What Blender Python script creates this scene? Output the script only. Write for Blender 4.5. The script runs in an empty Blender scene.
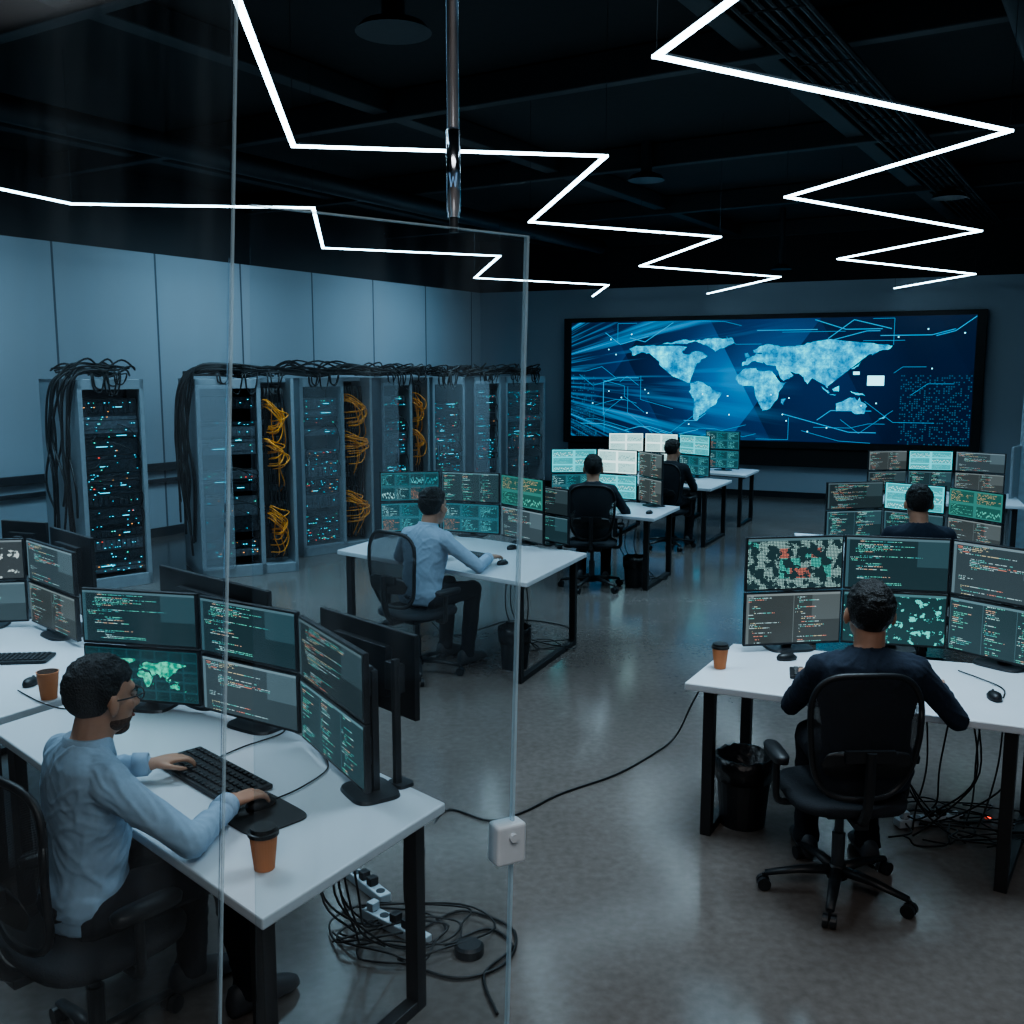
import bpy,bmesh,math,random
from mathutils import Vector,Matrix,noise
random.seed(7)
SC=bpy.context.scene; COL=SC.collection
V=Vector
try:
    SC.view_settings.view_transform='AgX';SC.view_settings.look='AgX - Medium High Contrast';SC.view_settings.exposure=.35
except Exception as e: print(e)
# ---------------------------------------------------------------- materials
def newmat(name):
    m=bpy.data.materials.new(name);m.use_nodes=True
    nt=m.node_tree;nt.nodes.clear()
    o=nt.nodes.new('ShaderNodeOutputMaterial')
    return m,nt,o
def pmat(name,col,rough=.5,metal=0,var=.12,scale=12,bump=0,emis=None,es=0,coat=0):
    m,nt,o=newmat(name)
    p=nt.nodes.new('ShaderNodeBsdfPrincipled')
    p.inputs['Roughness'].default_value=rough;p.inputs['Metallic'].default_value=metal
    n=nt.nodes.new('ShaderNodeTexNoise');n.inputs['Scale'].default_value=scale;n.inputs['Detail'].default_value=5
    tc=nt.nodes.new('ShaderNodeTexCoord');nt.links.new(tc.outputs['Object'],n.inputs['Vector'])
    r=nt.nodes.new('ShaderNodeValToRGB')
    c=V(col[:3])
    r.color_ramp.elements[0].position=.3;r.color_ramp.elements[1].position=.7
    r.color_ramp.elements[0].color=(*(c*(1-var)),1);r.color_ramp.elements[1].color=(*(c*(1+var)),1)
    nt.links.new(n.outputs['Fac'],r.inputs['Fac']);nt.links.new(r.outputs['Color'],p.inputs['Base Color'])
    if bump:
        b=nt.nodes.new('ShaderNodeBump');b.inputs['Strength'].default_value=bump;b.inputs['Distance'].default_value=.01
        nt.links.new(n.outputs['Fac'],b.inputs['Height']);nt.links.new(b.outputs['Normal'],p.inputs['Normal'])
    if emis:
        p.inputs['Emission Color'].default_value=(*emis,1);p.inputs['Emission Strength'].default_value=es
    nt.links.new(p.outputs[0],o.inputs[0])
    return m
def emat(name,col,st):
    m,nt,o=newmat(name)
    e=nt.nodes.new('ShaderNodeEmission');e.inputs[0].default_value=(*col,1);e.inputs[1].default_value=st
    nt.links.new(e.outputs[0],o.inputs[0]);return m
class N:
    def __init__(s,nt): s.nt=nt
    def m(s,op,a,b=None,c=None):
        n=s.nt.nodes.new('ShaderNodeMath');n.operation=op
        for i,x in enumerate((a,b,c)):
            if x is None: continue
            if isinstance(x,(int,float)): n.inputs[i].default_value=x
            else: s.nt.links.new(x,n.inputs[i])
        return n.outputs[0]
    def wn(s,x,y,z):
        c=s.nt.nodes.new('ShaderNodeCombineXYZ')
        for i,q in enumerate((x,y,z)):
            if isinstance(q,(int,float)): c.inputs[i].default_value=q
            else: s.nt.links.new(q,c.inputs[i])
        w=s.nt.nodes.new('ShaderNodeTexWhiteNoise');w.noise_dimensions='3D'
        s.nt.links.new(c.outputs[0],w.inputs['Vector']);return w.outputs['Value']
    def ramp(s,fac,stops,interp='CONSTANT'):
        r=s.nt.nodes.new('ShaderNodeValToRGB');r.color_ramp.interpolation=interp
        el=r.color_ramp.elements
        while len(el)<len(stops): el.new(.5)
        for e,(p,c) in zip(el,stops): e.position=p;e.color=(*c,1)
        s.nt.links.new(fac,r.inputs[0]);return r.outputs[0]
    def mix(s,f,a,b):
        n=s.nt.nodes.new('ShaderNodeMix');n.data_type='RGBA'
        for sock,x in ((n.inputs[0],f),(n.inputs[6],a),(n.inputs[7],b)):
            if isinstance(x,(int,float)): sock.default_value=x
            elif isinstance(x,tuple): sock.default_value=(*x,1)
            else: s.nt.links.new(x,sock)
        return n.outputs[2]
    def uv(s):
        t=s.nt.nodes.new('ShaderNodeTexCoord');p=s.nt.nodes.new('ShaderNodeSeparateXYZ')
        s.nt.links.new(t.outputs['UV'],p.inputs[0]);return p.outputs[0],p.outputs[1]
def screen_out(nt,o,col,st):
    e=nt.nodes.new('ShaderNodeEmission');nt.links.new(col,e.inputs[0]);e.inputs[1].default_value=st
    g=nt.nodes.new('ShaderNodeBsdfGlossy');g.inputs['Roughness'].default_value=.25;g.inputs[0].default_value=(.03,.03,.03,1)
    a=nt.nodes.new('ShaderNodeAddShader');nt.links.new(e.outputs[0],a.inputs[0]);nt.links.new(g.outputs[0],a.inputs[1])
    nt.links.new(a.outputs[0],o.inputs[0])
GREEN=[(0,(.14,.55,.44)),(.4,(.42,.68,.68)),(.65,(.08,.38,.38)),(.86,(.62,.40,.28))]
MIX=[(0,(.36,.52,.55)),(.38,(.60,.22,.16)),(.50,(.12,.45,.42)),(.8,(.50,.46,.30))]
CYAN=[(0,(.15,.62,.65)),(.35,(.45,.78,.8)),(.6,(.05,.35,.40)),(.85,(.6,.25,.14))]
def code_mat(name,seed,bg=(.015,.034,.042),cols=GREEN,rows=34,panels=1,st=1.0,window=True):
    m,nt,o=newmat(name);n=N(nt);u,v=n.uv()
    vr=n.m('MULTIPLY',v,rows);r=n.m('FLOOR',vr);fr=n.m('FRACT',vr)
    up=n.m('MULTIPLY',u,panels);ci=n.m('FLOOR',up);uu=n.m('FRACT',up)
    k=n.m('ADD',n.m('MULTIPLY',ci,13.7),seed)
    ln=n.m('MULTIPLY_ADD',n.m('POWER',n.wn(r,1.3,k),1.6),.66,.10)
    ind=n.m('MULTIPLY_ADD',n.wn(n.m('FLOOR',n.m('DIVIDE',r,3)),2.7,k),.16,.04)
    ch=n.m('GREATER_THAN',n.wn(n.m('FLOOR',n.m('MULTIPLY',u,140)),r,seed),.34)
    mk=n.m('MULTIPLY',n.m('MULTIPLY',n.m('GREATER_THAN',uu,ind),n.m('LESS_THAN',uu,ln)),n.m('MULTIPLY',n.m('GREATER_THAN',fr,.3),n.m('LESS_THAN',fr,.7)))
    mk=n.m('MULTIPLY',mk,ch)
    mk=n.m('MULTIPLY',mk,n.m('GREATER_THAN',n.wn(r,7.7,k),.12))
    col=n.ramp(n.wn(n.m('FLOOR',n.m('MULTIPLY',u,11)),r,seed+5),cols)
    base=n.mix(n.m('LESS_THAN',uu,.012),bg,tuple(x*3 for x in bg))
    if window:
        w1=n.m('MULTIPLY',n.m('GREATER_THAN',u,.70),n.m('GREATER_THAN',v,.45))
        base=n.mix(w1,base,tuple(x*1.9 for x in bg))
        side=n.m('LESS_THAN',u,.03);base=n.mix(side,base,tuple(x*2.6 for x in bg))
    c=n.mix(mk,base,col)
    c=n.mix(n.m('GREATER_THAN',v,.955),c,tuple(min(1,x*3.2+.03) for x in bg))
    screen_out(nt,o,c,st);return m
def dash_mat(name,seed,bg=(.015,.058,.072),cols=CYAN,tx=3,ty=2,st=1.0):
    m,nt,o=newmat(name);n=N(nt);u,v=n.uv()
    tu=n.m('MULTIPLY',u,tx);tv=n.m('MULTIPLY',v,ty)
    iu=n.m('FLOOR',tu);iv=n.m('FLOOR',tv);fu=n.m('FRACT',tu);fv=n.m('FRACT',tv)
    kind=n.wn(iu,iv,seed)
    hgt=n.m('MULTIPLY_ADD',n.wn(n.m('FLOOR',n.m('MULTIPLY',fu,30)),kind,seed),.45,.15)
    bar=n.m('LESS_THAN',n.m('ABSOLUTE',n.m('SUBTRACT',hgt,fv)),.06)
    rr=n.m('MULTIPLY',fv,11)
    txt=n.m('MULTIPLY',n.m('GREATER_THAN',n.wn(n.m('FLOOR',n.m('MULTIPLY',fu,36)),n.m('FLOOR',rr),kind),.6),n.m('GREATER_THAN',n.m('FRACT',rr),.55))
    lw=n.m('LESS_THAN',fu,n.m('MULTIPLY_ADD',n.wn(n.m('FLOOR',rr),kind,seed),.7,.25))
    txt=n.m('MULTIPLY',txt,lw)
    sel=n.m('GREATER_THAN',kind,.35)
    mk=n.m('ADD',n.m('MULTIPLY',sel,txt),n.m('MULTIPLY',n.m('SUBTRACT',1,sel),bar))
    ins=n.m('MULTIPLY',n.m('MULTIPLY',n.m('GREATER_THAN',fu,.06),n.m('LESS_THAN',fu,.94)),n.m('MULTIPLY',n.m('GREATER_THAN',fv,.08),n.m('LESS_THAN',fv,.88)))
    mk=n.m('MULTIPLY',mk,ins)
    col=n.ramp(n.wn(iu,iv,seed+3),cols)
    c=n.mix(n.m('MULTIPLY',mk,.75),n.mix(ins,tuple(min(1,x*2.0) for x in bg),bg),col)
    screen_out(nt,o,c,st);return m
def scatter_mat(name,bg,col,sc,th=.585,dots=False):
    m,nt,o=newmat(name);n=N(nt);tc=nt.nodes.new('ShaderNodeTexCoord')
    mp=nt.nodes.new('ShaderNodeMapping');mp.inputs['Scale'].default_value=(sc*1.9,sc,1);nt.links.new(tc.outputs['UV'],mp.inputs[0])
    nz=nt.nodes.new('ShaderNodeTexNoise');nz.inputs['Scale'].default_value=1;nz.inputs['Detail'].default_value=4;nz.inputs['Roughness'].default_value=.6;nt.links.new(mp.outputs[0],nz.inputs[0])
    u,v=n.uv();f=n.m('GREATER_THAN',nz.outputs[0],th);cc=col
    if dots:
        f=n.m('MULTIPLY',f,n.m('MULTIPLY',n.m('LESS_THAN',n.m('FRACT',n.m('MULTIPLY',u,64)),.6),n.m('LESS_THAN',n.m('FRACT',n.m('MULTIPLY',v,34)),.6)))
        cc=n.ramp(n.wn(n.m('FLOOR',n.m('MULTIPLY',u,9)),n.m('FLOOR',n.m('MULTIPLY',v,5)),3),[(0,col),(.6,(.10,.6,.5)),(.8,(.7,.2,.14))])
    c=n.mix(f,bg,cc)
    c=n.mix(n.m('GREATER_THAN',v,.95),c,tuple(x*3+.03 for x in bg))
    screen_out(nt,o,c,1.0);return m
S={
 'code1':code_mat('screen_code_green',1.1),
 'code2':code_mat('screen_code_mixed',5.3,bg=(.020,.034,.040),cols=MIX,rows=34,st=.8),
 'code3':code_mat('screen_code_panels',9.9,panels=2,rows=30),
 'code4':code_mat('screen_code_grey',14.2,bg=(.036,.056,.066),cols=MIX,rows=32),
 'code5':code_mat('screen_code_pale',17.2,bg=(.026,.055,.066),cols=GREEN,rows=28,panels=3,window=False,st=.85),
 'warm':code_mat('screen_warm',21.,bg=(.038,.048,.050),cols=MIX,rows=30,panels=2),
 'dash1':dash_mat('screen_dashboard_teal',2.),
 'dash2':dash_mat('screen_dashboard_wide',7.,tx=4,ty=2,bg=(.014,.05,.06)),
 'bright':dash_mat('screen_dashboard_bright',4.,bg=(.04,.30,.34),cols=[(0,(.5,.9,.9)),(.5,(.15,.6,.65))],tx=2,ty=3,st=1.1),
 'white':dash_mat('screen_dashboard_white',6.,bg=(.36,.64,.64),cols=[(0,(.10,.28,.30)),(.5,(.85,1,1))],tx=2,ty=2,st=1.1),
 'green':dash_mat('screen_dashboard_green',8.,bg=(.018,.085,.075),cols=[(0,(.12,.5,.40)),(.5,(.55,.4,.2))],tx=2,ty=2),
 'map':dash_mat('screen_map_backdrop',31.,bg=(.008,.030,.036),cols=[(0,(.03,.10,.10)),(.5,(.02,.08,.09))],tx=8,ty=5),
 'scatter':scatter_mat('screen_scatter_shapes',(.012,.040,.046),(.10,.62,.55),6.5),
 'dots':scatter_mat('screen_dotted_graphic',(.014,.034,.040),(.35,.55,.52),5.0,.5,True),
 'pale':scatter_mat('screen_pale_graphic',(.045,.055,.06),(.50,.56,.56),4.0),
}
def mapdots(name,ca,cb,st,f):
    m,nt,o=newmat(name);tc=nt.nodes.new('ShaderNodeTexCoord');n=N(nt)
    nz=nt.nodes.new('ShaderNodeTexNoise');nz.inputs['Scale'].default_value=f;nz.inputs['Detail'].default_value=8;nt.links.new(tc.outputs['Object'],nz.inputs[0])
    c=n.ramp(nz.outputs[0],[(.42,ca),(.58,cb)],'LINEAR')
    e=nt.nodes.new('ShaderNodeEmission');nt.links.new(c,e.inputs[0]);e.inputs[1].default_value=st;nt.links.new(e.outputs[0],o.inputs[0]);return m
M_mapg=mapdots('map_green_glow',(.02,.26,.18),(.12,.75,.5),.9,40)
M_black=pmat('black_plastic',(.012,.014,.017),.45)
M_bezel=pmat('dark_bezel',(.02,.023,.027),.35)
M_stand=pmat('grey_metal_stand',(.07,.08,.09),.35,.6)
M_white=pmat('white_laminate',(.62,.67,.72),.32,var=.03,scale=3)
M_leg=pmat('black_powder_coat',(.012,.013,.015),.5)
M_fabric=pmat('dark_mesh_fabric',(.014,.018,.024),.85,bump=.3,scale=150)
def netmat():
    m,nt,o=newmat('see_through_mesh_fabric')
    t=nt.nodes.new('ShaderNodeBsdfTransparent');p=nt.nodes.new('ShaderNodeBsdfPrincipled')
    p.inputs['Base Color'].default_value=(.012,.016,.022,1);p.inputs['Roughness'].default_value=.8
    tc=nt.nodes.new('ShaderNodeTexCoord');n=N(nt);sp=nt.nodes.new('ShaderNodeSeparateXYZ');nt.links.new(tc.outputs['Object'],sp.inputs[0])
    a=n.m('GREATER_THAN',n.m('FRACT',n.m('MULTIPLY',sp.outputs[0],220)),.5);b=n.m('GREATER_THAN',n.m('FRACT',n.m('MULTIPLY',sp.outputs[2],220)),.5)
    f=n.m('SUBTRACT',1,n.m('MULTIPLY',a,b))
    x=nt.nodes.new('ShaderNodeMixShader');nt.links.new(f,x.inputs[0]);nt.links.new(t.outputs[0],x.inputs[1]);nt.links.new(p.outputs[0],x.inputs[2]);nt.links.new(x.outputs[0],o.inputs[0]);return m
M_net=netmat()
M_skin=pmat('skin',(.45,.25,.17),.5,var=.08,scale=20)
M_hair=pmat('black_hair',(.007,.007,.008),.5,bump=1,scale=160)
M_hair2=pmat('dark_brown_hair',(.012,.009,.008),.5,bump=1,scale=160)
M_beard=pmat('short_dark_beard',(.085,.047,.034),.8,var=.5,scale=160,bump=.4)
M_shirtblue=pmat('pale_grey_blue_shirt',(.33,.45,.58),.85,var=.05,scale=60,bump=.1)
M_shirtnavy=pmat('navy_sweater',(.012,.021,.040),.9,scale=60,bump=.25)
M_shirtdark=pmat('charcoal_shirt',(.013,.020,.028),.9,scale=30,bump=.2)
M_trouser=pmat('dark_trousers',(.008,.010,.016),.9,scale=30,bump=.2)
M_shoe=pmat('dark_grey_shoe',(.06,.065,.075),.5)
M_cup=pmat('orange_brown_paper',(.55,.20,.08),.7,var=.08)
M_lid=pmat('black_lid',(.01,.01,.01),.4)
M_cable=pmat('black_cable',(.008,.009,.01),.45)
M_ocable=pmat('orange_cable',(.85,.31,.02),.45)
M_rack=pmat('pale_grey_rack_steel',(.31,.36,.40),.38,.25,var=.06)
M_rackdark=pmat('dark_rack_interior',(.008,.011,.015),.5)
M_srv=pmat('server_front_dark',(.035,.045,.055),.4,.5,scale=40,var=.5)
M_srv2=pmat('server_front_grey',(.13,.155,.18),.4,.5,scale=40,var=.3)
M_ledc=emat('led_cyan',(.05,.55,.75),2.6)
M_ledg=emat('led_green',(.05,.7,.5),2.2)
M_ledr=emat('led_red',(1,.08,.04),2.2)
M_ledo=emat('led_amber',(1,.4,.1),1.6)
M_strip=emat('white_led_diffuser',(.58,.84,1),11)
M_ceil=pmat('black_ceiling_paint',(.007,.011,.014),.9)
M_cbeam=pmat('black_painted_steel',(.011,.017,.022),.65)
M_beam=pmat('dark_grey_steel',(.016,.023,.030),.6)
M_duct=pmat('dark_duct',(.018,.026,.034),.5,.3)
M_plug=pmat('pale_grey_plastic',(.5,.57,.62),.4,var=.04)
M_bag=pmat('black_bin_bag',(.008,.008,.01),.3,bump=.8,scale=25)
M_chrome=pmat('brushed_chrome',(.75,.82,.90),.16,1)
def floor_mat():
    m,nt,o=newmat('polished_concrete')
    p=nt.nodes.new('ShaderNodeBsdfPrincipled');tc=nt.nodes.new('ShaderNodeTexCoord')
    n1=nt.nodes.new('ShaderNodeTexNoise');n1.inputs['Scale'].default_value=.6;n1.inputs['Detail'].default_value=9;n1.inputs['Roughness'].default_value=.6
    n2=nt.nodes.new('ShaderNodeTexNoise');n2.inputs['Scale'].default_value=26;n2.inputs['Detail'].default_value=8
    nt.links.new(tc.outputs['Object'],n1.inputs[0]);nt.links.new(tc.outputs['Object'],n2.inputs[0])
    n=N(nt)
    f=n.m('ADD',n.m('MULTIPLY',n1.outputs[0],.6),n.m('MULTIPLY',n2.outputs[0],.4))
    c=n.ramp(f,[(.36,(.108,.093,.086)),(.5,(.138,.121,.112)),(.66,(.176,.156,.146))],'LINEAR')
    nt.links.new(c,p.inputs['Base Color'])
    r=n.m('MULTIPLY_ADD',n1.outputs[0],.22,.06);nt.links.new(r,p.inputs['Roughness'])
    p.inputs['Specular IOR Level'].default_value=.85
    b=nt.nodes.new('ShaderNodeBump');b.inputs['Strength'].default_value=.02;b.inputs['Distance'].default_value=.01
    nt.links.new(n2.outputs[0],b.inputs['Height']);nt.links.new(b.outputs[0],p.inputs['Normal'])
    nt.links.new(p.outputs[0],o.inputs[0]);return m
def wall_mat():
    m,nt,o=newmat('grey_wall_panels');n=N(nt);u,v=n.uv()
    p=nt.nodes.new('ShaderNodeBsdfPrincipled');p.inputs['Roughness'].default_value=.5
    q=n.m('FRACT',n.m('DIVIDE',u,1.45))
    seam=n.m('ADD',n.m('LESS_THAN',q,.012),n.m('GREATER_THAN',q,.992))
    tn=n.wn(n.m('FLOOR',n.m('DIVIDE',u,1.45)),0,0)
    c=n.mix(tn,(.42,.51,.58),(.46,.55,.62))
    c=n.mix(seam,c,(.10,.14,.18))
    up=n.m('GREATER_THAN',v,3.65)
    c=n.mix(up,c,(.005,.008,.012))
    nt.links.new(c,p.inputs['Base Color']);nt.links.new(p.outputs[0],o.inputs[0]);return m
def wall2_mat():
    m,nt,o=newmat('grey_painted_wall');n=N(nt);u,v=n.uv()
    p=nt.nodes.new('ShaderNodeBsdfPrincipled');p.inputs['Roughness'].default_value=.7
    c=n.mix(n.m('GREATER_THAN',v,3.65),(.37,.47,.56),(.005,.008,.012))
    nt.links.new(c,p.inputs['Base Color']);nt.links.new(p.outputs[0],o.inputs[0]);return m
def glass_mat(name,tint=(.94,.98,.99),base=.035):
    m,nt,o=newmat(name)
    t=nt.nodes.new('ShaderNodeBsdfTransparent');t.inputs[0].default_value=(*tint,1)
    g=nt.nodes.new('ShaderNodeBsdfGlossy');g.inputs['Roughness'].default_value=.05;g.inputs[0].default_value=(.8,.9,1,1)
    lw=nt.nodes.new('ShaderNodeLayerWeight');lw.inputs[0].default_value=.12
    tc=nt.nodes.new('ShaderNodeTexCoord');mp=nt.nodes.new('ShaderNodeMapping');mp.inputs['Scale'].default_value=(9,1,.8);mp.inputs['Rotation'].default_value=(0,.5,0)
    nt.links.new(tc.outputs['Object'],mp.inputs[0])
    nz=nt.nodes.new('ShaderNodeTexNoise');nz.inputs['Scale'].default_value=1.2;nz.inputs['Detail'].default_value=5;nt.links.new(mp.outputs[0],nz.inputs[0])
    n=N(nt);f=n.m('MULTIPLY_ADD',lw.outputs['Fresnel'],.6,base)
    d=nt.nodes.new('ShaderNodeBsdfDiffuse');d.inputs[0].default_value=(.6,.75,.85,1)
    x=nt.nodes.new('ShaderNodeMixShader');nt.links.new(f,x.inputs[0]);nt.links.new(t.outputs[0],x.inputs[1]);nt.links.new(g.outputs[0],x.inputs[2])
    y=nt.nodes.new('ShaderNodeMixShader');nt.links.new(n.m('MULTIPLY',n.m('MAXIMUM',0,n.m('SUBTRACT',nz.outputs[0],.45)),.10),y.inputs[0]);nt.links.new(x.outputs[0],y.inputs[1]);nt.links.new(d.outputs[0],y.inputs[2])  # streaky diffuse mix paints a faint reflection haze into the pane
    nt.links.new(y.outputs[0],o.inputs[0]);return m
M_glass=glass_mat('clear_glass')
def rackdoor_mat(name,k,col=(.36,.42,.47,1),r=.3):
    m,nt,o=newmat(name)
    t=nt.nodes.new('ShaderNodeBsdfTransparent')
    p=nt.nodes.new('ShaderNodeBsdfPrincipled');p.inputs['Base Color'].default_value=col;p.inputs['Roughness'].default_value=r
    x=nt.nodes.new('ShaderNodeMixShader');x.inputs[0].default_value=k
    nt.links.new(t.outputs[0],x.inputs[1]);nt.links.new(p.outputs[0],x.inputs[2]);nt.links.new(x.outputs[0],o.inputs[0]);return m
M_rdoor=rackdoor_mat('frosted_rack_door',.36,r=.15)
M_rdoor2=rackdoor_mat('tinted_glass_rack_door',.14,r=.1)
M_gedge=rackdoor_mat('polished_glass_edge',.38,(.55,.75,.85,1),.15)
def video_mat():
    m,nt,o=newmat('video_wall_blue');n=N(nt);u,v=n.uv()
    d1=n.m('FRACT',n.m('ADD',n.m('MULTIPLY',u,2.3),n.m('MULTIPLY',v,-.5)))
    d2=n.m('FRACT',n.m('ADD',n.m('MULTIPLY',u,3.7),n.m('MULTIPLY',v,.6)))
    a=n.m('ADD',n.m('MULTIPLY',d1,.40),n.m('MULTIPLY',d2,.3))
    dx=n.m('SUBTRACT',u,.42);dy=n.m('MULTIPLY',n.m('SUBTRACT',v,.52),.45)
    dist=n.m('SQRT',n.m('ADD',n.m('MULTIPLY',dx,dx),n.m('MULTIPLY',dy,dy)))
    glow=n.m('MAXIMUM',.06,n.m('SUBTRACT',1.05,n.m('MULTIPLY',dist,2.2)))
    f=n.m('MULTIPLY',n.m('ADD',a,.12),glow)
    c=n.ramp(f,[(0,(.001,.006,.022)),(.3,(.002,.022,.085)),(.6,(.003,.09,.26)),(1,(.01,.32,.62))],'LINEAR')
    nz=nt.nodes.new('ShaderNodeTexNoise');nz.noise_dimensions='2D';nz.inputs['Scale'].default_value=1;nz.inputs['Detail'].default_value=3
    cb=nt.nodes.new('ShaderNodeCombineXYZ');nt.links.new(n.m('MULTIPLY',u,1.8),cb.inputs[0])
    nt.links.new(n.m('MULTIPLY',n.m('DIVIDE',n.m('SUBTRACT',v,.5),n.m('ADD',u,.25)),7),cb.inputs[1]);nt.links.new(cb.outputs[0],nz.inputs['Vector'])
    stf=n.m('MULTIPLY',n.m('MAXIMUM',0,n.m('SUBTRACT',.62,u)),n.m('MAXIMUM',0,n.m('SUBTRACT',nz.outputs[0],.48)))
    c=n.mix(n.m('MINIMUM',n.m('MULTIPLY',stf,5),.75),c,(.01,.34,.72))
    gx=n.m('FRACT',n.m('MULTIPLY',u,190));gy=n.m('FRACT',n.m('MULTIPLY',v,60))
    cell=n.wn(n.m('FLOOR',n.m('MULTIPLY',u,190)),n.m('FLOOR',n.m('MULTIPLY',v,60)),9.)
    right=n.m('MULTIPLY',n.m('ADD',n.m('GREATER_THAN',u,.84),n.m('LESS_THAN',u,.07)),n.m('LESS_THAN',v,.55))
    dot=n.m('MULTIPLY',n.m('MULTIPLY',n.m('GREATER_THAN',cell,.6),right),n.m('MULTIPLY',n.m('LESS_THAN',gx,.6),n.m('LESS_THAN',gy,.6)))
    c=n.mix(n.m('MULTIPLY',dot,.18),c,(.03,.35,.6))
    screen_out(nt,o,c,1.2);return m
# ---------------------------------------------------------------- mesh builder
class MB:
    def __init__(s): s.bm=bmesh.new()
    def box(s,c,size,rot=None):
        M=Matrix.Translation(V(c))
        if rot is not None: M=M@(rot.to_4x4() if len(rot)==3 else rot)
        bmesh.ops.create_cube(s.bm,size=1,matrix=M@Matrix.Diagonal((*size,1)));return s
    def cyl(s,p0,p1,r0,r1=None,seg=14,caps=True):
        p0,p1=V(p0),V(p1);r1=r0 if r1 is None else r1;d=p1-p0
        M=Matrix.Translation((p0+p1)/2)@d.to_track_quat('Z','Y').to_matrix().to_4x4()
        bmesh.ops.create_cone(s.bm,cap_ends=caps,segments=seg,radius1=r0,radius2=r1,depth=d.length,matrix=M);return s
    def sph(s,c,r,rot=None,seg=16):
        if not hasattr(r,'__len__'): r=(r,r,r)
        M=Matrix.Translation(V(c))
        if rot is not None: M=M@rot.to_4x4()
        bmesh.ops.create_uvsphere(s.bm,u_segments=seg,v_segments=max(6,seg*2//3),radius=1,matrix=M@Matrix.Diagonal((*r,1)));return s
    def cap(s,p0,p1,r0,r1,seg=14):
        s.cyl(p0,p1,r0,r1,seg);s.sph(p0,r0,seg=seg);s.sph(p1,r1,seg=seg);return s
    def loft(s,rings,seg=20,power=1.0):
        R=[]
        for c,ax,ay in rings:
            row=[]
            for i in range(seg):
                a=2*math.pi*i/seg;ca,sa=math.cos(a),math.sin(a)
                if power!=1: ca=math.copysign(abs(ca)**power,ca);sa=math.copysign(abs(sa)**power,sa)
                row.append(s.bm.verts.new(V(c)+V(ax)*ca+V(ay)*sa))
            R.append(row)
        for a,b in zip(R,R[1:]):
            for i in range(seg): s.bm.faces.new((a[i],a[(i+1)%seg],b[(i+1)%seg],b[i]))
        s.bm.faces.new(R[0][::-1]);s.bm.faces.new(R[-1]);return s
    def tube(s,pts,r,seg=6,sub=6,smooth=True,closed=False):
        pts=[V(p) for p in pts]
        if smooth and len(pts)>2:
            P=[];n=len(pts)
            for i in range(n-1):
                a,b,c,d=pts[max(i-1,0)],pts[i],pts[i+1],pts[min(i+2,n-1)]
                for k in range(sub):
                    t=k/sub
                    P.append(.5*((2*b)+(c-a)*t+(2*a-5*b+4*c-d)*t*t+(3*b-a-3*c+d)*t**3))
            P.append(pts[-1]);pts=P
        rows=[];prev=None
        for i,p in enumerate(pts):
            d=(pts[min(i+1,len(pts)-1)]-pts[max(i-1,0)])
            if d.length<1e-7: d=V((0,0,1))
            d.normalize()
            if prev is None: x=d.orthogonal().normalized()
            else:
                x=prev-d*prev.dot(d)
                x=x.normalized() if x.length>1e-6 else d.orthogonal().normalized()
            prev=x;y=d.cross(x)
            rows.append([s.bm.verts.new(p+(x*math.cos(2*math.pi*k/seg)+y*math.sin(2*math.pi*k/seg))*r) for k in range(seg)])
        for a,b in zip(rows,rows[1:]):
            for i in range(seg): s.bm.faces.new((a[i],a[(i+1)%seg],b[(i+1)%seg],b[i]))
        s.bm.faces.new(rows[0][::-1]);s.bm.faces.new(rows[-1]);return s
    def face(s,vs): s.bm.faces.new([s.bm.verts.new(v) for v in vs]);return s
    def mesh(s,name):
        bmesh.ops.recalc_face_normals(s.bm,faces=s.bm.faces)
        me=bpy.data.meshes.new(name);s.bm.to_mesh(me);s.bm.free();return me
    def obj(s,name,mat,parent=None,bevel=0,smooth=False,label=None,uv=None,seg=2):
        me=s.mesh(name);me.materials.append(mat)
        o=bpy.data.objects.new(name,me);COL.objects.link(o)
        if parent: o.parent=parent
        if bevel:
            b=o.modifiers.new('bevel','BEVEL');b.width=bevel;b.segments=seg;b.limit_method='ANGLE'
        if smooth:
            for p in me.polygons: p.use_smooth=True
        if label: o['label']=label
        return o
def thing(name,label,cat,loc=(0,0,0),rz=0,group=None):
    o=bpy.data.objects.new(name,None);COL.objects.link(o);o.location=loc;o.rotation_euler=(0,0,rz)
    o.empty_display_size=.1
    o['label']=label;o['category']=cat
    if group:o['group']=group
    return o
def tag(o,label,cat,group=None):
    o['label']=label;o['category']=cat
    if group:o['group']=group
    return o
def plane(name,w,h,mat,parent,loc=(0,0,0)):
    me=bpy.data.meshes.new(name)
    me.from_pydata([(-w/2,0,-h/2),(w/2,0,-h/2),(w/2,0,h/2),(-w/2,0,h/2)],[],[(0,1,2,3)])
    ul=me.uv_layers.new(name='UVMap')
    for i,c in enumerate([(0,0),(1,0),(1,1),(0,1)]): ul.data[i].uv=c
    me.materials.append(mat);o=bpy.data.objects.new(name,me);COL.objects.link(o);o.parent=parent;o.location=loc;return o
def copy_tree(root):
    def cp(o,par):
        n=o.copy();COL.objects.link(n)
        if par is not None: n.parent=par
        for c in list(o.children): cp(c,n)
        return n
    return cp(root,None)
def yaw_of(F): return math.atan2(-F[0],F[1])
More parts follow.
